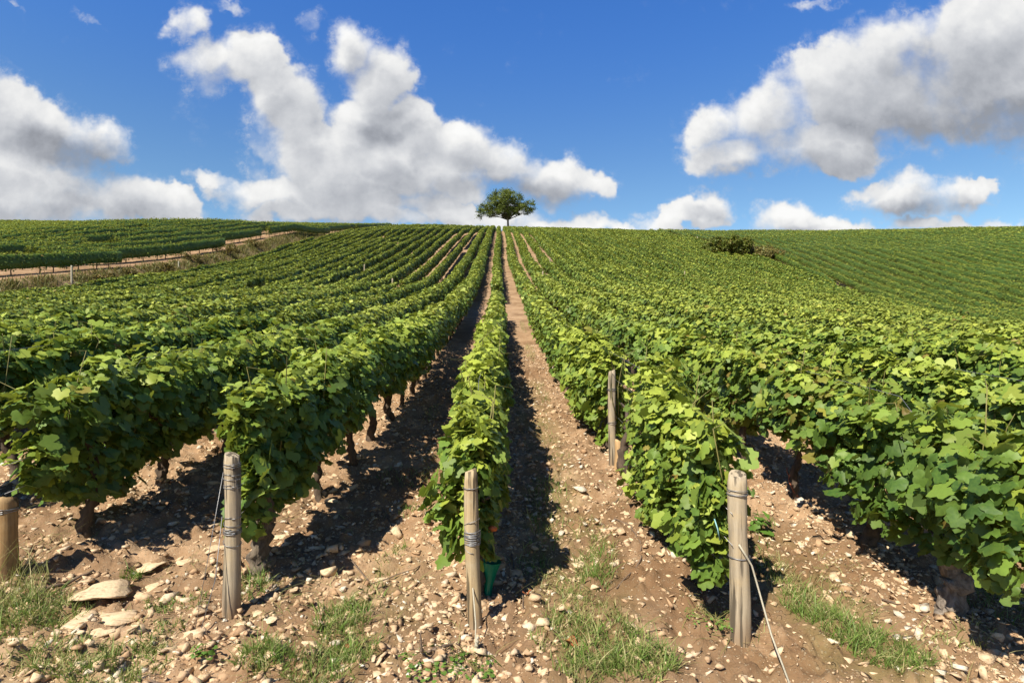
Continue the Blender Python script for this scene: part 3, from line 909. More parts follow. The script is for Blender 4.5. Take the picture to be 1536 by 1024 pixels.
pC, gC = post('end_post', 714, 946, 706, 705, .031, M['post'], 'slim tan post bound with black wire, in front of the centre row', grp_end,
              [(.885, 1, .001, .002), (.63, 1.6, .035, .0016), (.575, 3, .006, .0026), (.55, 4, .004, .0024), (.52, 3, .006, .002), (.50, 1.5, .03, .0016)], seed=8)
pD, gD = post('end_post', 1113, 967, 1110, 712, .040, M['post_grey'], 'stout pale grey post with a long cord, right of the centre row', grp_end,
              [(.875, 2, .004, .0018), (.90, 1.5, .006, .0016), (.50, 2, .003, .0018)], seed=13)
def line(name, parent, pts, r, mat, n=5):
    mb = MB(); o = Vector(parent.location) if parent else Vector((0, 0, 0))
    mb.tube([Vector(p) - o for p in pts], r, n)
    return mb.build(name, mat, parent)
# anchor lines
X, Y = px2g(1183, 1030); Y -= .08
ax, ay, az, aH, adx = gD
line('anchor_cord', pD, [(ax - .025, ay - .048, az + aH * .60), (ax + .01, ay - .05, az + aH * .52), (ax + .033, ay - .04, az + aH * .47), ((ax + X) / 2 + .02, (ay + Y) / 2, (az + .26 * aH + G1(X, Y)) / 2 + .035), (X, Y, G1(X, Y) - .02)], .0042, M['cord'])
ax, ay, az, aH, adx = gC
X, Y = px2g(713, 992)
line('anchor_wire', pC, [(ax - .012, ay - .033, az + aH * .25), (X - .002, (Y + ay) / 2 - .01, az + .05), (X, Y, G1(X, Y) + .01)], .003, M['cord'])
bm_pts = [(X + random.uniform(-.012, .012), Y + random.uniform(-.012, .012), G1(X, Y) + .01 + i * .006) for i in range(9)]
line('knot', pC, bm_pts, .006, M['cord'], 6)
ax, ay, az, aH, adx = gB
X, Y = px2g(303, 948)
line('anchor_wire', pB, [(ax - .03, ay - .02, az + aH * .62), ((ax + X) / 2, (ay + Y) / 2, az + aH * .26), (X, Y, G1(X, Y) - .01)], .0018, M['wire'])
line('anchor_wire', pB, [(ax - .02, ay - .03, az + aH * .90), ((ax + X) / 2 - .03, (ay + Y) / 2, az + aH * .40), (X - .03, Y + .02, G1(X, Y) - .01)], .0014, M['wire'])
# posts further along
q, g = post('row_post', 920, 704, 918, 556, .031, M['post_grey'], 'split grey post standing in the leaves right of the stony path', 'posts inside the rows', [(.8, 2, .01, .002), (.45, 2, .01, .002)], Yfix=4.66, seed=21)
q, g = post('stake', 930, 710, 929, 664, .040, M['palepost'], 'short pale wooden stake at the foot of the split grey post', None, [], Yfix=4.46, seed=23, top_cut=.8)
q, g = post('row_post', 183, 640, 182, 505, .035, M['post_grey'], 'grey post top poking out of the leaves in the third row left', 'posts inside the rows', [], Yfix=5.05, seed=25)
for (k, Y, h, lab) in ((2, 27.6, 1.12, 'pale post showing above the leaves in the second row right of the centre'), (3, 36, 1.2, 'small pale post among the leaves, higher up the third row right'),
                       (-4, 24, 1.12, 'thin grey post in the fourth row left of the centre'), (-7, 33, 1.25, 'thin grey post in the seventh row left of the centre'),
                       (12, 40, 1.2, 'pale post in the leaves half way up the right side')):
    X = row_x(k); post('row_post', VX + F * X / Y, 0, VX + F * X / Y, 0, .035, M['post_grey'], lab, 'posts inside the rows', [], Yfix=Y, h=h, seed=int(Y), n=8)
def far_stake(px, py, hpx, r, lab, mat, cat='post'):
    X, Y = px2g(px, py); post('stake', px, py, px, py, r, mat, lab, None, [], Yfix=Y, h=hpx / F * Y, n=8, seed=int(px))
far_stake(118, 428, 26, .05, 'tall white stake beside the gravel track on the left terrace', M['cord'])
far_stake(274, 404, 10, .05, 'short white stake in the scrub of the bank', M['cord'])
far_stake(1023, 362, 8, .07, 'tiny white stake left of the brown bushes', M['cord'])
far_stake(1048, 362, 8, .07, 'tiny white stake touching the left end of the brown bushes', M['cord'])

# tubes, markers and ties in the near rows
def cone_tube(name, px, py, h, r0, r1, mat, label, cat, tilt=0.0):
    X, Y = px2g(px, py); mb = MB(); z = G1(X, Y); H = h
    mb.tube([(0, 0, -.03), (tilt * .3, 0, H * .3), (tilt * .7, 0, H * .7), (tilt, 0, H)], [r0, r0 * 1.02, (r0 + r1) / 2, r1], 12, cap=False, jit=.08)
    mb.tube([(0, 0, -.03), (tilt * .3, 0, H * .3), (tilt * .7, 0, H * .7), (tilt, 0, H - .002)], [r0 * .9, r0 * .92, (r0 + r1) / 2 * .9, r1 * .9], 12, cap=False)
    o = mb.build(name, mat); o.location = (X, Y, z); return tag(o, label, cat)
cone_tube('plant_guard', 731, 888, .17, .020, .050, M['greentube'], 'bright green plastic guard at the foot of the first centre vine', 'plant guard', .02)
cone_tube('plant_guard', 1060, 892, .11, .020, .028, M['browntube'], 'dark red-brown plastic guard under the vine behind the stout post', 'plant guard', -.02)
def at_px(px, py, Y): return Vector(((px - VX) / F * Y, Y, -(py - VY) / F * Y))
mb = MB(); c = at_px(737, 794, 2.72); mb.tube([c + Vector((-.02, 0, 0)), c + Vector((0, -.01, .01)), c + Vector((.025, 0, .004))], [.012, .016, .010], 7)
tag(mb.build('clip', M['orange']), 'small orange clip among the leaves behind the slim post', 'clip')
mb = MB(); mb.tube([at_px(1074, 780, 2.42), at_px(1079, 795, 2.40), at_px(1082, 812, 2.42)], .003, 5)
tag(mb.build('tie', M['bluetie']), 'thin light blue tie hanging in the leaves beside the stout post', 'tie')
def cane(name, pts, r, mat, label, cat='cane', lift=.008):
    mb = MB(); P3 = []
    for p in pts:
        if len(p) == 2: x, y = px2g(*p); P3.append(Vector((x, y, G1(x, y) + lift)))
        else: P3.append(at_px(*p))
    fine = []
    for a, b in zip(P3[:-1], P3[1:]):
        for q in range(4):
            v = a.lerp(b, q / 4); v = v + Vector((random.uniform(-.006, .006), random.uniform(-.006, .006), random.uniform(-.003, .006))); fine.append(v)
    fine.append(P3[-1])
    mb.tube(fine, [r * (1 - .5 * i / len(fine)) for i in range(len(fine))], 6, jit=.2)
    return tag(mb.build(name, mat), label, cat)
cane('red_cane', [(684, 690, 3.6), (683, 655, 3.6), (685, 618, 3.62)], .006, M['redcane'], 'thin orange-red cane upright at the left side of the centre row')
cane('red_cane', [(1203, 757), (1190, 730, 3.95), (1185, 703, 4.0)], .007, M['redcane'], 'thin red cane leaning under the leaves right of the stout post')
cane('dry_cane', [(951, 722), (925, 758), (906, 772), (946, 797), (962, 825), (963, 849), (926, 888)], .006, M['twig'], 'long bent dry cane lying on the bare soil right of the stony path')
cane('stick', [(633, 1003), (632, 975, 2.17), (632, 944, 2.17)], .006, M['twig'], 'short grey stick standing upright left of the slim post', 'stick')
cane('dry_cane', [(768, 842), (775, 870), (783, 905), (785, 925)], .005, M['twig'], 'thin dark cane lying in the shade right of the slim post')
cane('dry_cane', [(575, 770), (590, 790), (605, 800)], .004, M['twig'], 'dry cane in the shadow between the left row and the centre row')
cane('dry_cane', [(1200, 770), (1260, 812), (1340, 870)], .005, M['twig'], 'dry cane along the edge of the shade under the right-hand row')
cane('dry_cane', [(1330, 905), (1400, 925), (1500, 958)], .005, M['twig'], 'dry cane pointing at the thick grey vine trunk')
cane('dry_cane', [(1020, 1000), (955, 968), (900, 1000)], .004, M['twig'], 'curved dry cane in the grass at the bottom centre')
cane('dry_cane', [(70, 885), (110, 868), (150, 852)], .010, M['twig'], 'pale stick on the soil beside the brown post')
cane('dry_cane', [(215, 1008), (250, 1016), (290, 1030)], .010, M['twig'], 'pale broken stick at the lower left edge')
cane('dry_cane', [(640, 1000), (665, 992), (690, 978)], .008, M['twig'], 'dark twig under the low green weed below the slim post')
cane('dry_cane', [(520, 840), (560, 870), (610, 860), (650, 842)], .004, M['twig'], 'thin cane on the stony soil left of the slim post')
random.seed(42)
for (px, py, s, lab) in ((531, 974, .035, 'curled orange-brown leaf lying in the grass left of the slim post'), (855, 986, .035, 'curled reddish leaf lying right of the slim post at the bottom'),
                         (790, 910, .022, 'small reddish leaf on the stones just right of the slim post')):
    x, y = px2g(px, py); V = [(0, 0, 0)]; n = 11
    for i in range(n):
        a = 2 * math.pi * i / n; r = s * (.7 + .5 * (i % 2) + random.uniform(-.1, .1)); V.append((math.cos(a) * r, math.sin(a) * r * .8, abs(math.cos(a)) ** 2 * s * .8))
    me = bpy.data.meshes.new('fallen_leaf'); me.from_pydata(V, [], [(0, i + 1, (i + 1) % n + 1) for i in range(n)]); me.materials.append(M['redleaf'])
    tag(link('fallen_leaf', me, None, (x, y, G1(x, y) + .012), (.3, .1, random.uniform(0, 6))), lab, 'leaf')

# ------------------------------------------------------------------ stones
def ico(sub):
    import bmesh
    bm = bmesh.new(); bmesh.ops.create_icosphere(bm, subdivisions=sub, radius=1.0)
    V = np.array([v.co[:] for v in bm.verts]); Fc = np.array([[v.index for v in f.verts] for f in bm.faces]); bm.free(); return V, Fc
ICO1, ICO2, ICO3 = ico(1), ico(2), ico(3)
def stone_variants(base, nvar, rng, rough=.28):
    out = []
    for i in range(nvar):
        V = base[0].copy()
        for _ in range(9):   # cut flat faces
            d = rng.normal(0, 1, 3); d /= np.linalg.norm(d); c = rng.uniform(.38, .75)
            s_ = V @ d; V = V - np.outer(np.maximum(s_ - c, 0), d)
        V *= 1 + rng.uniform(-rough, rough, (len(V), 1)) * .35
        V *= rng.uniform(.75, 1.15, 3)
        out.append(V)
    return out
def hull_rock(rng, n):
    import bmesh
    bm = bmesh.new()
    P = rng.uniform(-1, 1, (n, 3)); P /= (np.abs(P) ** 3).sum(1, keepdims=True) ** (1 / 3); P *= rng.uniform(.6, 1, (n, 1))
    for p in P: bm.verts.new(p)
    r = bmesh.ops.convex_hull(bm, input=bm.verts)
    bmesh.ops.delete(bm, geom=list({v for v in r['geom_interior'] + r['geom_unused'] if isinstance(v, bmesh.types.BMVert)}), context='VERTS')
    bmesh.ops.triangulate(bm, faces=bm.faces); bm.verts.index_update()
    V = np.array([v.co[:] for v in bm.verts]); Fc = np.array([[v.index for v in f.verts] for f in bm.faces]); bm.free()
    return V, Fc
def scatter_stones(name, label, xs, ys, sizes, npts, rng, zoff=.15):
    Vs, Fs, Ts, off = [], [], [], 0
    which = rng.integers(0, 12, len(xs))
    for v_ in range(12):
        base = hull_rock(rng, npts); k_ = which == v_; X_, Y_, Z_ = xs[k_], ys[k_], sizes[k_]; n = len(X_); m = len(base[0])
        A = base[0][None] * np.stack([Z_ * rng.uniform(.8, 1.35, n), Z_ * rng.uniform(.55, 1.05, n), Z_ * rng.uniform(.3, .7, n)], -1)[:, None]
        a = rng.uniform(0, 2 * np.pi, n); ti = rng.normal(0, .3, n)
        ca, sa = np.cos(a)[:, None], np.sin(a)[:, None]; ct, st = np.cos(ti)[:, None], np.sin(ti)[:, None]
        x, y, z = A[..., 0], A[..., 1], A[..., 2]
        x, z = x * ct + z * st, -x * st + z * ct
        x, y = x * ca - y * sa, x * sa + y * ca
        gz = terrain(X_, Y_) + furrow(X_, Y_) + Z_ * (zoff - .24 * rng.random(n))
        Vs.append(np.stack([x + X_[:, None], y + Y_[:, None], z + gz[:, None]], -1).reshape(-1, 3))
        Fs.append((base[1][None] + (np.arange(n) * m)[:, None, None]).reshape(-1, 3) + off)
        Ts.append(np.repeat(np.stack([rng.beta(1.5, 1.2, n), rng.random(n), rng.random(n)], -1), m, 0)); off += n * m
    o = link(name, mesh_np(name, np.vstack(Vs), np.vstack(Fs), 3, M['stone'], np.vstack(Ts)))
    return tag(o, label, 'gravel', None, 'stuff')
def stone_density(x, y):
    d = .35 + .9 * (fbm(x * 1.3, y * 1.3, 50, 3) - .3)
    c = .5 + .5 * np.cos((x - X0) / S * 2 * np.pi)          # more stones along the rows
    d = d * (.55 + .6 * c)
    d = np.where((x > .35) & (x < 1.6) & (y < 3.0), d * .35, d)
    d = np.where((x < -.6) & (y < 3.2), d * 1.35, d)
    d = np.where((x > .05) & (x < .75) & (y > 2.9), d * 1.5, d)
    return np.clip(d, 0.03, 1)
def draw(n, rng, ymax, ymin=1.3, power=1.0):
    xs, ys = [], []
    while sum(map(len, xs)) < n:
        y = ymin + (ymax - ymin) * rng.random(n) ** power; x = (rng.random(n) * 2 - 1) * np.minimum(y * 1.15 + .8, 6.5)
        k = rng.random(n) < stone_density(x, y); xs.append(x[k]); ys.append(y[k])
    return np.concatenate(xs)[:n], np.concatenate(ys)[:n]
r5 = np.random.default_rng(77)
x, y = draw(100000, r5, 8.5, power=1.35); scatter_stones('gravel', 'small pale limestone chips strewn over the reddish soil', x, y, .0035 + .006 * r5.random(len(x)) ** 2, 7, r5)
x, y = draw(62000, r5, 13, power=1.35); scatter_stones('rubble', 'larger pale limestone lumps scattered between the vine rows', x, y, .011 + .020 * r5.random(len(x)) ** 2.2, 9, r5, .12)
x, y = draw(5000, r5, 9, power=1.2); scatter_stones('rubble', 'fist-sized angular limestone lumps scattered among the rows', x, y, .026 + .026 * r5.random(len(x)) ** 2, 11, r5, .08)
SL = [(160, 893, .14, .085, 'largest flat pale limestone slab, lower left between the brown post and the cracked grey post'),
      (184, 925, .10, .06, 'flat slab touching the front of the largest limestone slab'), (128, 934, .085, .055, 'rounded pale slab at the left foot of the slab outcrop'),
      (202, 917, .05, .03, 'small slab at the right end of the slab outcrop'), (152, 950, .07, .03, 'low slab half sunk in soil at the front of the outcrop'),
      (232, 862, .065, .04, 'pale slab lying just above the slab outcrop'), (228, 838, .09, .05, 'broad flat stone at the edge of the shade left of the cracked post'),
      (285, 833, .07, .035, 'thin flat stone in line with the shade edge, near the cracked post'), (326, 820, .065, .04, 'wedge-shaped pale stone just left of the cracked post'),
      (226, 801, .03, .02, 'small grey stone alone in the deep shade at left'),
      (391, 914, .04, .028, 'pale block right against the foot of the cracked post'), (366, 932, .03, .022, 'small block in front of the foot of the cracked post'),
      (408, 938, .028, .02, 'small pale block right of the foot of the cracked post'), (444, 888, .035, .02, 'flat white stone between the cracked post and the shade'),
      (607, 887, .035, .018, 'flat pale stone on bare soil left of the slim post'), (594, 925, .018, .014, 'small round stone left of the slim post'),
      (940, 776, .035, .02, 'flat pale stone beside the bend of the dry cane'), (955, 985, .045, .03, 'pinkish stone in the grass at the bottom right of centre'),
      (1378, 914, .045, .03, 'white stone on the bank left of the thick grey trunk'), (1250, 826, .05, .022, 'flat stone in the strip right of the stout post'),
      (569, 1016, .03, .02, 'rounded stone at the bottom edge left of the low weed'), (425, 812, .05, .03, 'pale boulder behind the cracked post, by the grey vine trunk')]
r6 = np.random.default_rng(99)
for (px, py, a, b, lab) in SL:
    x, y = px2g(px, py); V = stone_variants(ICO3, 1, r6, .12)[0]
    nz = fbm(V[:, 0] * 3 + px, V[:, 1] * 3 + V[:, 2] * 2, 3, 3) - .5
    V = V * (1 + nz[:, None] * .5); V[:, 2] = np.clip(V[:, 2], -1, .55 + nz * .5)
    V = V * np.array([a * 1.15, b * 1.5, b * .45])
    an = r6.uniform(-.4, .4); R_ = np.array([[math.cos(an), -math.sin(an), 0], [math.sin(an), math.cos(an), 0], [0, 0, 1]]); V = V @ R_.T
    T = np.tile([.75 + .25 * r6.random(), 0, .3], (len(V), 1))
    o = link('limestone', mesh_np('limestone', V, ICO3[1], 3, M['stone'], T), None, (x, y, G1(x, y) + b * .08))
    tag(o, lab, 'stone', 'single limestone blocks on the soil')

# ------------------------------------------------------------------ grass
def blades(cx, cy, rad_x, rad_y, n, h, rng, dry=.3, lean=.45, wid=.0023, seg=4, on=None):
    a = rng.random(n) * 2 * np.pi; r = np.sqrt(rng.random(n))
    bx = cx + np.cos(a) * r * rad_x; by = cy + np.sin(a) * r * rad_y
    hh = h * np.clip(rng.normal(.85, .4, n), .2, 1.9)
    z = terrain(bx, by) + furrow(bx, by)
    la = rng.random(n) * 2 * np.pi; ln = np.abs(rng.normal(lean, .3, n))
    w = wid * rng.uniform(.6, 1.4, n); wa = rng.random(n) * np.pi * 2
    V = []
    for s_ in range(seg + 1):
        t = s_ / seg
        ox = np.cos(la) * ln * hh * t ** 1.7; oy = np.sin(la) * ln * hh * t ** 1.7; oz = hh * (t - .28 * ln * t ** 2)
        ww = w * (1 - t) ** .6 if s_ < seg else w * 0.05
        V.append(np.stack([bx + ox - np.cos(wa) * ww, by + oy - np.sin(wa) * ww, z + oz - .004], -1))
        V.append(np.stack([bx + ox + np.cos(wa) * ww, by + oy + np.sin(wa) * ww, z + oz - .004], -1))
    V = np.stack(V, 1); m = 2 * (seg + 1)
    f = np.array([(2 * i, 2 * i + 1, 2 * i + 3, 2 * i + 2) for i in range(seg)])
    Fc = (f[None] + (np.arange(n) * m)[:, None, None]).reshape(-1, 4)
    ru = np.where(rng.random(n) < dry, rng.uniform(.5, 1, n), rng.uniform(0, .15, n))
    T = np.repeat(np.stack([rng.uniform(.2, .8, n), ru, rng.random(n)], -1), m, 0)
    return V.reshape(-1, 3), Fc, T
def grass_obj(name, label, tufts, seed, cat='grass'):
    rng = np.random.default_rng(seed); Vs, Fs, Ts, off = [], [], [], 0
    for (px, py, rx, ry, n, h, dry) in tufts:
        cx, cy = px2g(px, py); mx = rx / F * cy
        V, Fc, T = blades(cx, cy, mx, ry, int(n * .45), h, rng, min(1, dry + .1), lean=.75)
        Vs.append(V); Fs.append(Fc + off); Ts.append(T); off += len(V)
    o = link(name, mesh_np(name, np.vstack(Vs), np.vstack(Fs), 4, M['grass'], np.vstack(Ts)))
    tag(o, label, cat, None, 'stuff')
grass_obj('grass', 'green and straw-coloured grass down the middle strip right of the slim post',
 [(815, 800, 30, .25, 500, .055, .3), (820, 740, 30, .4, 500, .07, .2), (800, 850, 25, .15, 300, .05, .5), (890, 860, 28, .22, 750, .075, .15), (905, 830, 20, .2, 300, .07, .2), (860, 900, 30, .12, 450, .05, .5), (845, 945, 30, .08, 500, .055, .35),
  (900, 930, 40, .12, 500, .05, .8), (915, 985, 70, .14, 1700, .075, .45), (960, 1010, 60, .1, 1200, .075, .35), (830, 980, 40, .1, 350, .05, .6), (880, 795, 30, .2, 300, .04, .7), (870, 1015, 40, .08, 500, .07, .4), (835, 900, 30, .3, 400, .04, .7)], 1)
grass_obj('grass', 'green tuft on the stony soil between the cracked grey post and the slim post',
 [(515, 935, 42, .14, 1500, .065, .2), (520, 985, 48, .10, 1200, .06, .3), (560, 900, 25, .12, 300, .04, .5), (400, 1000, 42, .08, 1200, .06, .15), (485, 1015, 60, .08, 900, .055, .4), (600, 825, 12, .06, 160, .05, .2), (575, 850, 12, .08, 150, .035, .5), (612, 770, 14, .12, 220, .05, .2)], 2)
grass_obj('grass', 'grass strip running to lower right of the stout grey post',
 [(1205, 915, 30, .1, 700, .06, .35), (1240, 935, 40, .1, 1000, .07, .25), (1285, 965, 45, .09, 1200, .07, .2), (1330, 990, 45, .09, 1100, .065, .3), (1370, 1012, 35, .07, 600, .06, .4), (1170, 860, 30, .14, 500, .045, .55), (1190, 885, 35, .12, 500, .05, .6), (1150, 835, 20, .15, 300, .045, .5), (1150, 790, 18, .1, 150, .05, .3), (1240, 890, 30, .12, 350, .05, .8), (1290, 925, 30, .1, 250, .05, .9)], 3)
grass_obj('grass', 'dry tangled grass in the lower left corner by the brown post',
 [(60, 905, 60, .14, 1300, .06, .55), (20, 935, 50, .12, 1200, .07, .6), (95, 925, 40, .1, 700, .055, .4), (120, 985, 60, .1, 900, .05, .5), (205, 985, 60, .1, 900, .045, .45), (245, 912, 22, .05, 260, .04, .2), (262, 938, 20, .05, 260, .035, .2), (205, 855, 14, .05, 220, .05, .1), (60, 980, 60, .1, 500, .05, .7), (230, 965, 20, .06, 260, .05, .2), (295, 905, 24, .05, 260, .03, .3), (160, 1015, 60, .06, 700, .05, .4), (40, 870, 40, .1, 260, .10, .95)], 4)
grass_obj('grass', 'green grass in the shade by the foot of the cracked post and grey trunk', [(385, 878, 22, .12, 500, .06, .15), (605, 715, 40, .25, 400, .05, .4), (655, 690, 20, .4, 350, .05, .5)], 5)
grass_obj('grass', 'sparse grass near the right edge behind the thick grey trunk', [(1500, 880, 40, .3, 700, .05, .5), (1520, 920, 30, .2, 400, .05, .4), (1450, 965, 60, .06, 300, .05, .8)], 6)
grass_obj('grass', 'thin grass along the stony path farther up between the rows', [(818, 650, 16, .5, 300, .05, .4), (840, 690, 20, .4, 300, .045, .5), (815, 590, 8, .8, 300, .07, .3), (795, 530, 6, 1.2, 400, .09, .3), (785, 490, 5, 1.5, 300, .1, .3), (648, 620, 12, .5, 300, .06, .3)], 7)
# dry straw litter lying flat
rl = np.random.default_rng(8)
Vs, Fs, Ts, off = [], [], [], 0
for i in range(70):
    yy_ = 1.6 + 3.2 * rl.random(); xx_ = (rl.random() * 2 - 1) * yy_ * .95
    V, Fc, T = blades(xx_, yy_, .16, .16, 26, .07, rl, .97, lean=2.2, wid=.0017)
    Vs.append(V); Fs.append(Fc + off); Ts.append(T); off += len(V)
tag(link('straw_litter', mesh_np('straw_litter', np.vstack(Vs), np.vstack(Fs), 4, M['grass'], np.vstack(Ts))), 'dry straws and stalks lying on the soil', 'litter', None, 'stuff')
# tall dead stalks in front of the brown post
Vs, Fs, Ts, off = [], [], [], 0
for px in (5, 20, 35, 55):
    cx, cy = px2g(px, 905); V, Fc, T = blades(cx, cy, .08, .06, 16, .28, rl, 1.0, lean=.7, wid=.0013, seg=6); Vs.append(V); Fs.append(Fc + off); Ts.append(T); off += len(V)
tag(link('dry_stalks', mesh_np('dry_stalks', np.vstack(Vs), np.vstack(Fs), 4, M['grass'], np.vstack(Ts))), 'thin dry stalks fanning out in front of the brown post', 'grass', None, 'stuff')

# small leafy weeds
def weed(px, py, n, s, rad, label):
    cx, cy = px2g(px, py); rng = np.random.default_rng(int(px)); a = rng.random(n) * 6.28; r = np.sqrt(rng.random(n)) * rad
    P = np.stack([np.cos(a) * r, np.sin(a) * r, .012 + rng.random(n) * s * 1.2], -1)
    Nn = np.stack([np.cos(a) * .4, np.sin(a) * .4, np.ones(n)], -1) + rng.normal(0, .25, (n, 3)); tip = np.stack([np.cos(a), np.sin(a), np.zeros(n)], -1)
    V, Fc = place(L_MID, L_MID_F, P, Nn, tip, s * rng.uniform(.6, 1.3, n)); V[:, 0] += 0
    T = np.repeat(np.stack([rng.uniform(.3, .9, n), np.zeros(n), rng.random(n)], -1), len(L_MID), 0)
    o = link('weed', mesh_np('weed', V, Fc, 4, M['weed'], T), None, (cx, cy, G1(cx, cy)))
    mb = MB()
    for i in range(0, n, 3): mb.tube([(0, 0, 0), Vector(P[i]) * .6, Vector(P[i])], .0016, 4)
    mb.build('stem', M['cane'], o)
    tag(o, label, 'weed', 'small weeds on the soil')
weed(312, 992, 26, .028, .05, 'small broad-leaved weed in the stones at lower left')
weed(650, 1012, 90, .02, .14, 'low spreading green weed at the bottom edge below the slim post')
weed(715, 1016, 60, .02, .10, 'low green weed at the foot of the pale knot on the slim post wire')
weed(1075, 945, 120, .012, .13, 'low grey-green creeping weed left of the stout post')
weed(1142, 800, 14, .075, .06, 'small upright vine sucker with light leaves behind the stout post')

# ------------------------------------------------------------------ lone walnut tree
def build_tree():
    base = Vector(((762 - VX) / F * 127.5, 127.5, 0)); base.z = T1(base.x, base.y)
    root = empty('walnut_tree', base, 'lone broad-crowned walnut tree on the crest of the hill', 'tree')
    sc = .0152
    def q(zx, zy, y=0): return Vector(((zx - 740) * sc, y, (800 - zy) * sc))
    mb = MB()
    mb.tube([(0, 0, -.4), (.0, 0, .4), (.03, 0, 1.4), (-.02, 0, 2.4), (-.05, 0, 3.4)], [.34, .27, .22, .21, .24], 12, jit=.1)
    mb.build('trunk', M['tree_bark'], root)
    blobs = [(330,490,62,0),(310,545,45,.8),(380,440,80,-.6),(450,410,95,1.2),(440,500,70,-1.2),(520,350,105,-.8),(500,270,60,.5),(560,450,95,2),(620,250,105,0),(650,400,120,-2),(700,200,85,1),(760,190,60,-.5),
             (740,330,120,2.2),(820,290,100,-1.5),(850,410,110,.8),(900,330,95,2),(950,450,75,-1.8),(930,280,50,-.5),(1010,400,80,.6),(1070,370,60,-.8),(1085,450,58,.5),(1020,490,45,1.2),(700,480,85,.2),(800,490,70,-1.5),(600,500,60,-2.2),(560,220,45,.6),(885,490,45,1.5),(1100,330,28,.2),(490,500,55,1.6),(640,330,90,3),(800,400,90,3.2),(700,300,90,-3)]
    rnd = random.Random(4); mb = MB()
    for (bx, by, r, dy) in blobs:
        e = q(bx, by, dy * 1.1); s0 = Vector((rnd.uniform(-.1, .1), 0, rnd.uniform(2.9, 3.4)))
        m1 = s0.lerp(e, .4) + Vector((rnd.uniform(-.3, .3), rnd.uniform(-.3, .3), rnd.uniform(.1, .5)))
        mb.tube([s0, m1, s0.lerp(e, .75) + Vector((0, 0, .2)), e], [.12, .08, .05, .02], 6)
    mb.build('limb', M['tree_bark'], root)
    rng = np.random.default_rng(3); Ps, Ns = [], []
    for (bx, by, r, dy) in blobs:
        c = np.array(q(bx, by, dy * 1.1)); R = r * sc
        for _ in range(max(3, int(26 * (R / 1.2) ** 2))):      # twig clumps over the blob surface
            d = rng.normal(0, 1, 3); d /= np.linalg.norm(d); rr = R * rng.uniform(.45, 1.12)
            cc = c + d * rr * np.array([1, 1, .85]); n = rng.integers(22, 46); k = rng.uniform(.16, .34)
            p = cc + rng.normal(0, k, (n, 3)) * np.array([1, 1, .7]); Ps.append(p); Ns.append(rng.normal(0, .5, (n, 3)) + d * .7 + np.array([0, 0, .5]))
    P = np.vstack(Ps); Nn = np.vstack(Ns); n = len(P)
    V, Fc = place(L_QUAD, L_QUAD_F, P, Nn, rng.normal(0, 1, (n, 3)) + np.array([0, 0, -.6]), .20 * rng.uniform(.6, 1.3, n))
    T = np.repeat(np.stack([np.clip(rng.normal(.45, .25, n), 0, 1), np.zeros(n), rng.random(n)], -1), 4, 0)
    link('crown', mesh_np('crown', V, Fc, 4, M['tree_leaf'], T), root)
build_tree()

# ------------------------------------------------------------------ bushes, bank scrub, distant growth
def shrub(px, py, wpx, hpx, label, seed, tone=.45, rust=.3, depth=1.0, name='shrub', group=None, Yf=None, mat='bush_leaf', n_cl=90, lf=None):
    X, Y = px2g(px, py)
    if Yf: Y = Yf; X = (px - VX) / F * Y
    z = T1(X, Y); w = wpx / F * Y / 2; h = hpx / F * Y
    rng = np.random.default_rng(seed); Ps, Ns = [], []
    root = empty(name, (X, Y, z), label, 'bush', group)
    mb = MB(); rnd = random.Random(seed)
    for i in range(7):
        a = rnd.uniform(0, 6.28); e = Vector((math.cos(a) * w * .6, math.sin(a) * w * .5 * depth, h * rnd.uniform(.5, .8)))
        mb.tube([(e.x * .1, e.y * .1, -.1), e * .5, e], [h * .03, h * .02, h * .008], 5)
    mb.build('stem', M['bark'], root)
    lobes = [(rng.uniform(-.75, .75), rng.uniform(-.6, .6), rng.uniform(.35, .8), rng.uniform(.25, .45)) for _ in range(9)] + [(0, 0, .45, .5)]
    for _ in range(n_cl):
        l = lobes[rng.integers(0, len(lobes))]; d = rng.normal(0, 1, 3); d /= np.linalg.norm(d)
        cc = np.array([l[0] * w, l[1] * w * depth, l[2] * h]) + d * np.array([w * l[3], w * l[3] * depth, h * l[3] * .8]) * rng.uniform(.5, 1.05)
        cc[2] = max(cc[2], .05); n = rng.integers(20, 40)
        Ps.append(cc + rng.normal(0, 1, (n, 3)) * np.array([w, w, h]) * .06); Ns.append(d * .6 + rng.normal(0, .5, (n, 3)) + np.array([0, 0, .5]))
    P = np.vstack(Ps); Nn = np.vstack(Ns); n = len(P); P[:, 2] = np.clip(P[:, 2], .02, None)
    V, Fc = place(L_QUAD, L_QUAD_F, P, Nn, rng.normal(0, 1, (n, 3)), (lf or Y * .0026) * rng.uniform(.6, 1.3, n))
    T = np.repeat(np.stack([np.clip(rng.normal(tone, .25, n), 0, 1), np.clip(rng.normal(rust, .3, n), 0, 1), rng.random(n)], -1), 4, 0)
    link('foliage', mesh_np('foliage', V, Fc, 4, M[mat], T), root)
gbush = 'brown-green bushes at the head of the hollow'
shrub(1088, 377, 60, 31, 'olive-green bush at the left end of the bushes on the right slope', 51, .45, .0, mat='tree_leaf', Yf=69, group=gbush, n_cl=420)
shrub(1116, 384, 54, 33, 'olive bush with yellowing top in the middle of the bushes on the right slope', 52, .6, .05, mat='tree_leaf', Yf=69, group=gbush, n_cl=420)
shrub(1146, 380, 54, 27, 'darker reddish-brown bush at the right end of the bushes on the right slope', 53, .3, .3, Yf=69, group=gbush, n_cl=420)
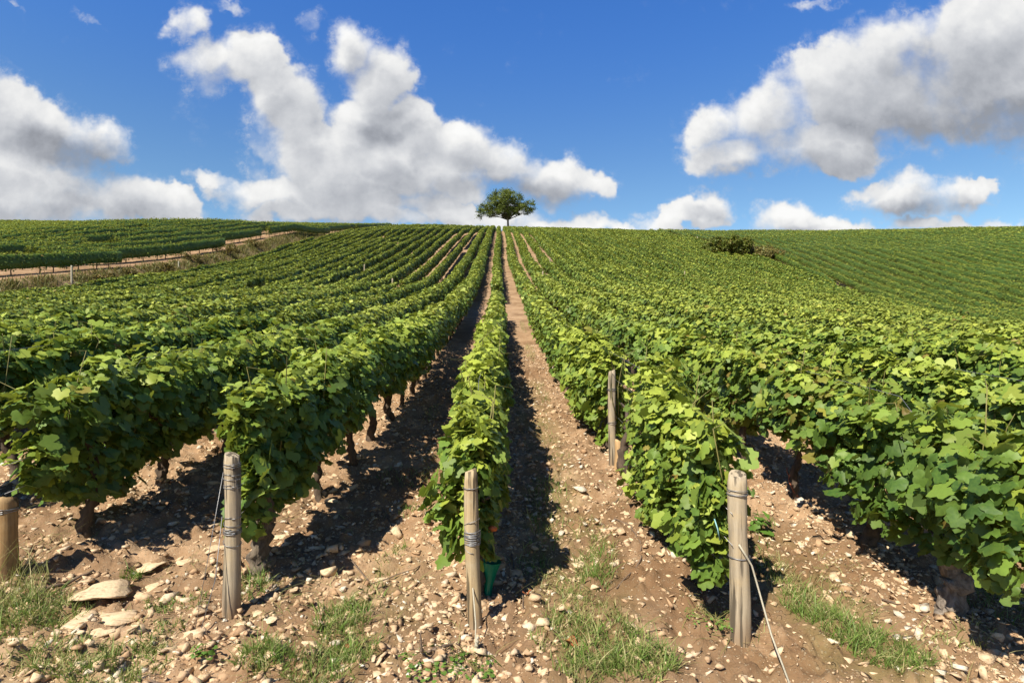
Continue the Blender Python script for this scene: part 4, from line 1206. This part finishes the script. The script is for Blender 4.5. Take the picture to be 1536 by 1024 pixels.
shrub(1122, 390, 32, 16, 'low brownish bush in front of the taller bushes on the right slope', 54, .5, .5, Yf=69, group=gbush, n_cl=80)
shrub(1527, 344, 30, 13, 'dark green bush on the skyline at the right edge', 55, .15, .0, mat='tree_leaf')
for i, (px, py, w, h, lb) in enumerate(((165, 424, 34, 12, 'low dark scrub at the near end of the bank'), (205, 416, 40, 13, 'brown-green scrub on the bank below the long hedge-like vine row'), (250, 410, 44, 14, 'dark scrub half way along the bank with a white stake'),
        (300, 396, 44, 14, 'dark brown scrub on the bank right of the white stake'), (345, 384, 36, 14, 'dark tangled scrub on the middle of the bank'), (385, 372, 30, 12, 'brown scrub near the upper end of the bank'))):
    shrub(px, py, w * 1.15, h, lb, 60 + i, .15, .5, .7, group='scrub along the bank', n_cl=70, lf=.09)
# pale stake-like weeds and rough grass on the bank and right-hand margin
def rough(name, label, fn, n, h, seed, dry, wid=.02, mat='grass'):
    rng = np.random.default_rng(seed); x, y = fn(rng, n)
    Vs, Fs, Ts, off = [], [], [], 0
    for i in range(n):
        V, Fc, T = blades(x[i], y[i], .35, .35, 22, h * rng.uniform(.6, 1.4), rng, dry, wid=wid, seg=2); Vs.append(V); Fs.append(Fc + off); Ts.append(T); off += len(V)
    tag(link(name, mesh_np(name, np.vstack(Vs), np.vstack(Fs), 4, M[mat], np.vstack(Ts))), label, 'grass', None, 'stuff')
rough('bank_grass', 'dry rough grass on the bank below the gravel track', lambda r, n: (-25.5 + r.random(n) * 2.2, 26 + 54 * r.random(n)), 1300, .24, 91, .25, mat='bush_leaf')
rough('margin_grass', 'yellowish rough grass along the hollow below the bushes', lambda r, n: (30.1 + r.random(n) * 2.2, 55 + 31 * r.random(n)), 900, .30, 92, .5)

rs = random.Random(12)
for i in range(14):
    px = 1372 + i * 13 + rs.uniform(-4, 4); Y = rs.uniform(92, 106)
    shrub(px, 0, rs.uniform(14, 24), rs.uniform(5, 8), 'low yellow-green scrub bush on the skyline at far right', 400 + i, rs.uniform(.5, .8), .12, group='scrub bushes on the right skyline', Yf=Y, n_cl=30)
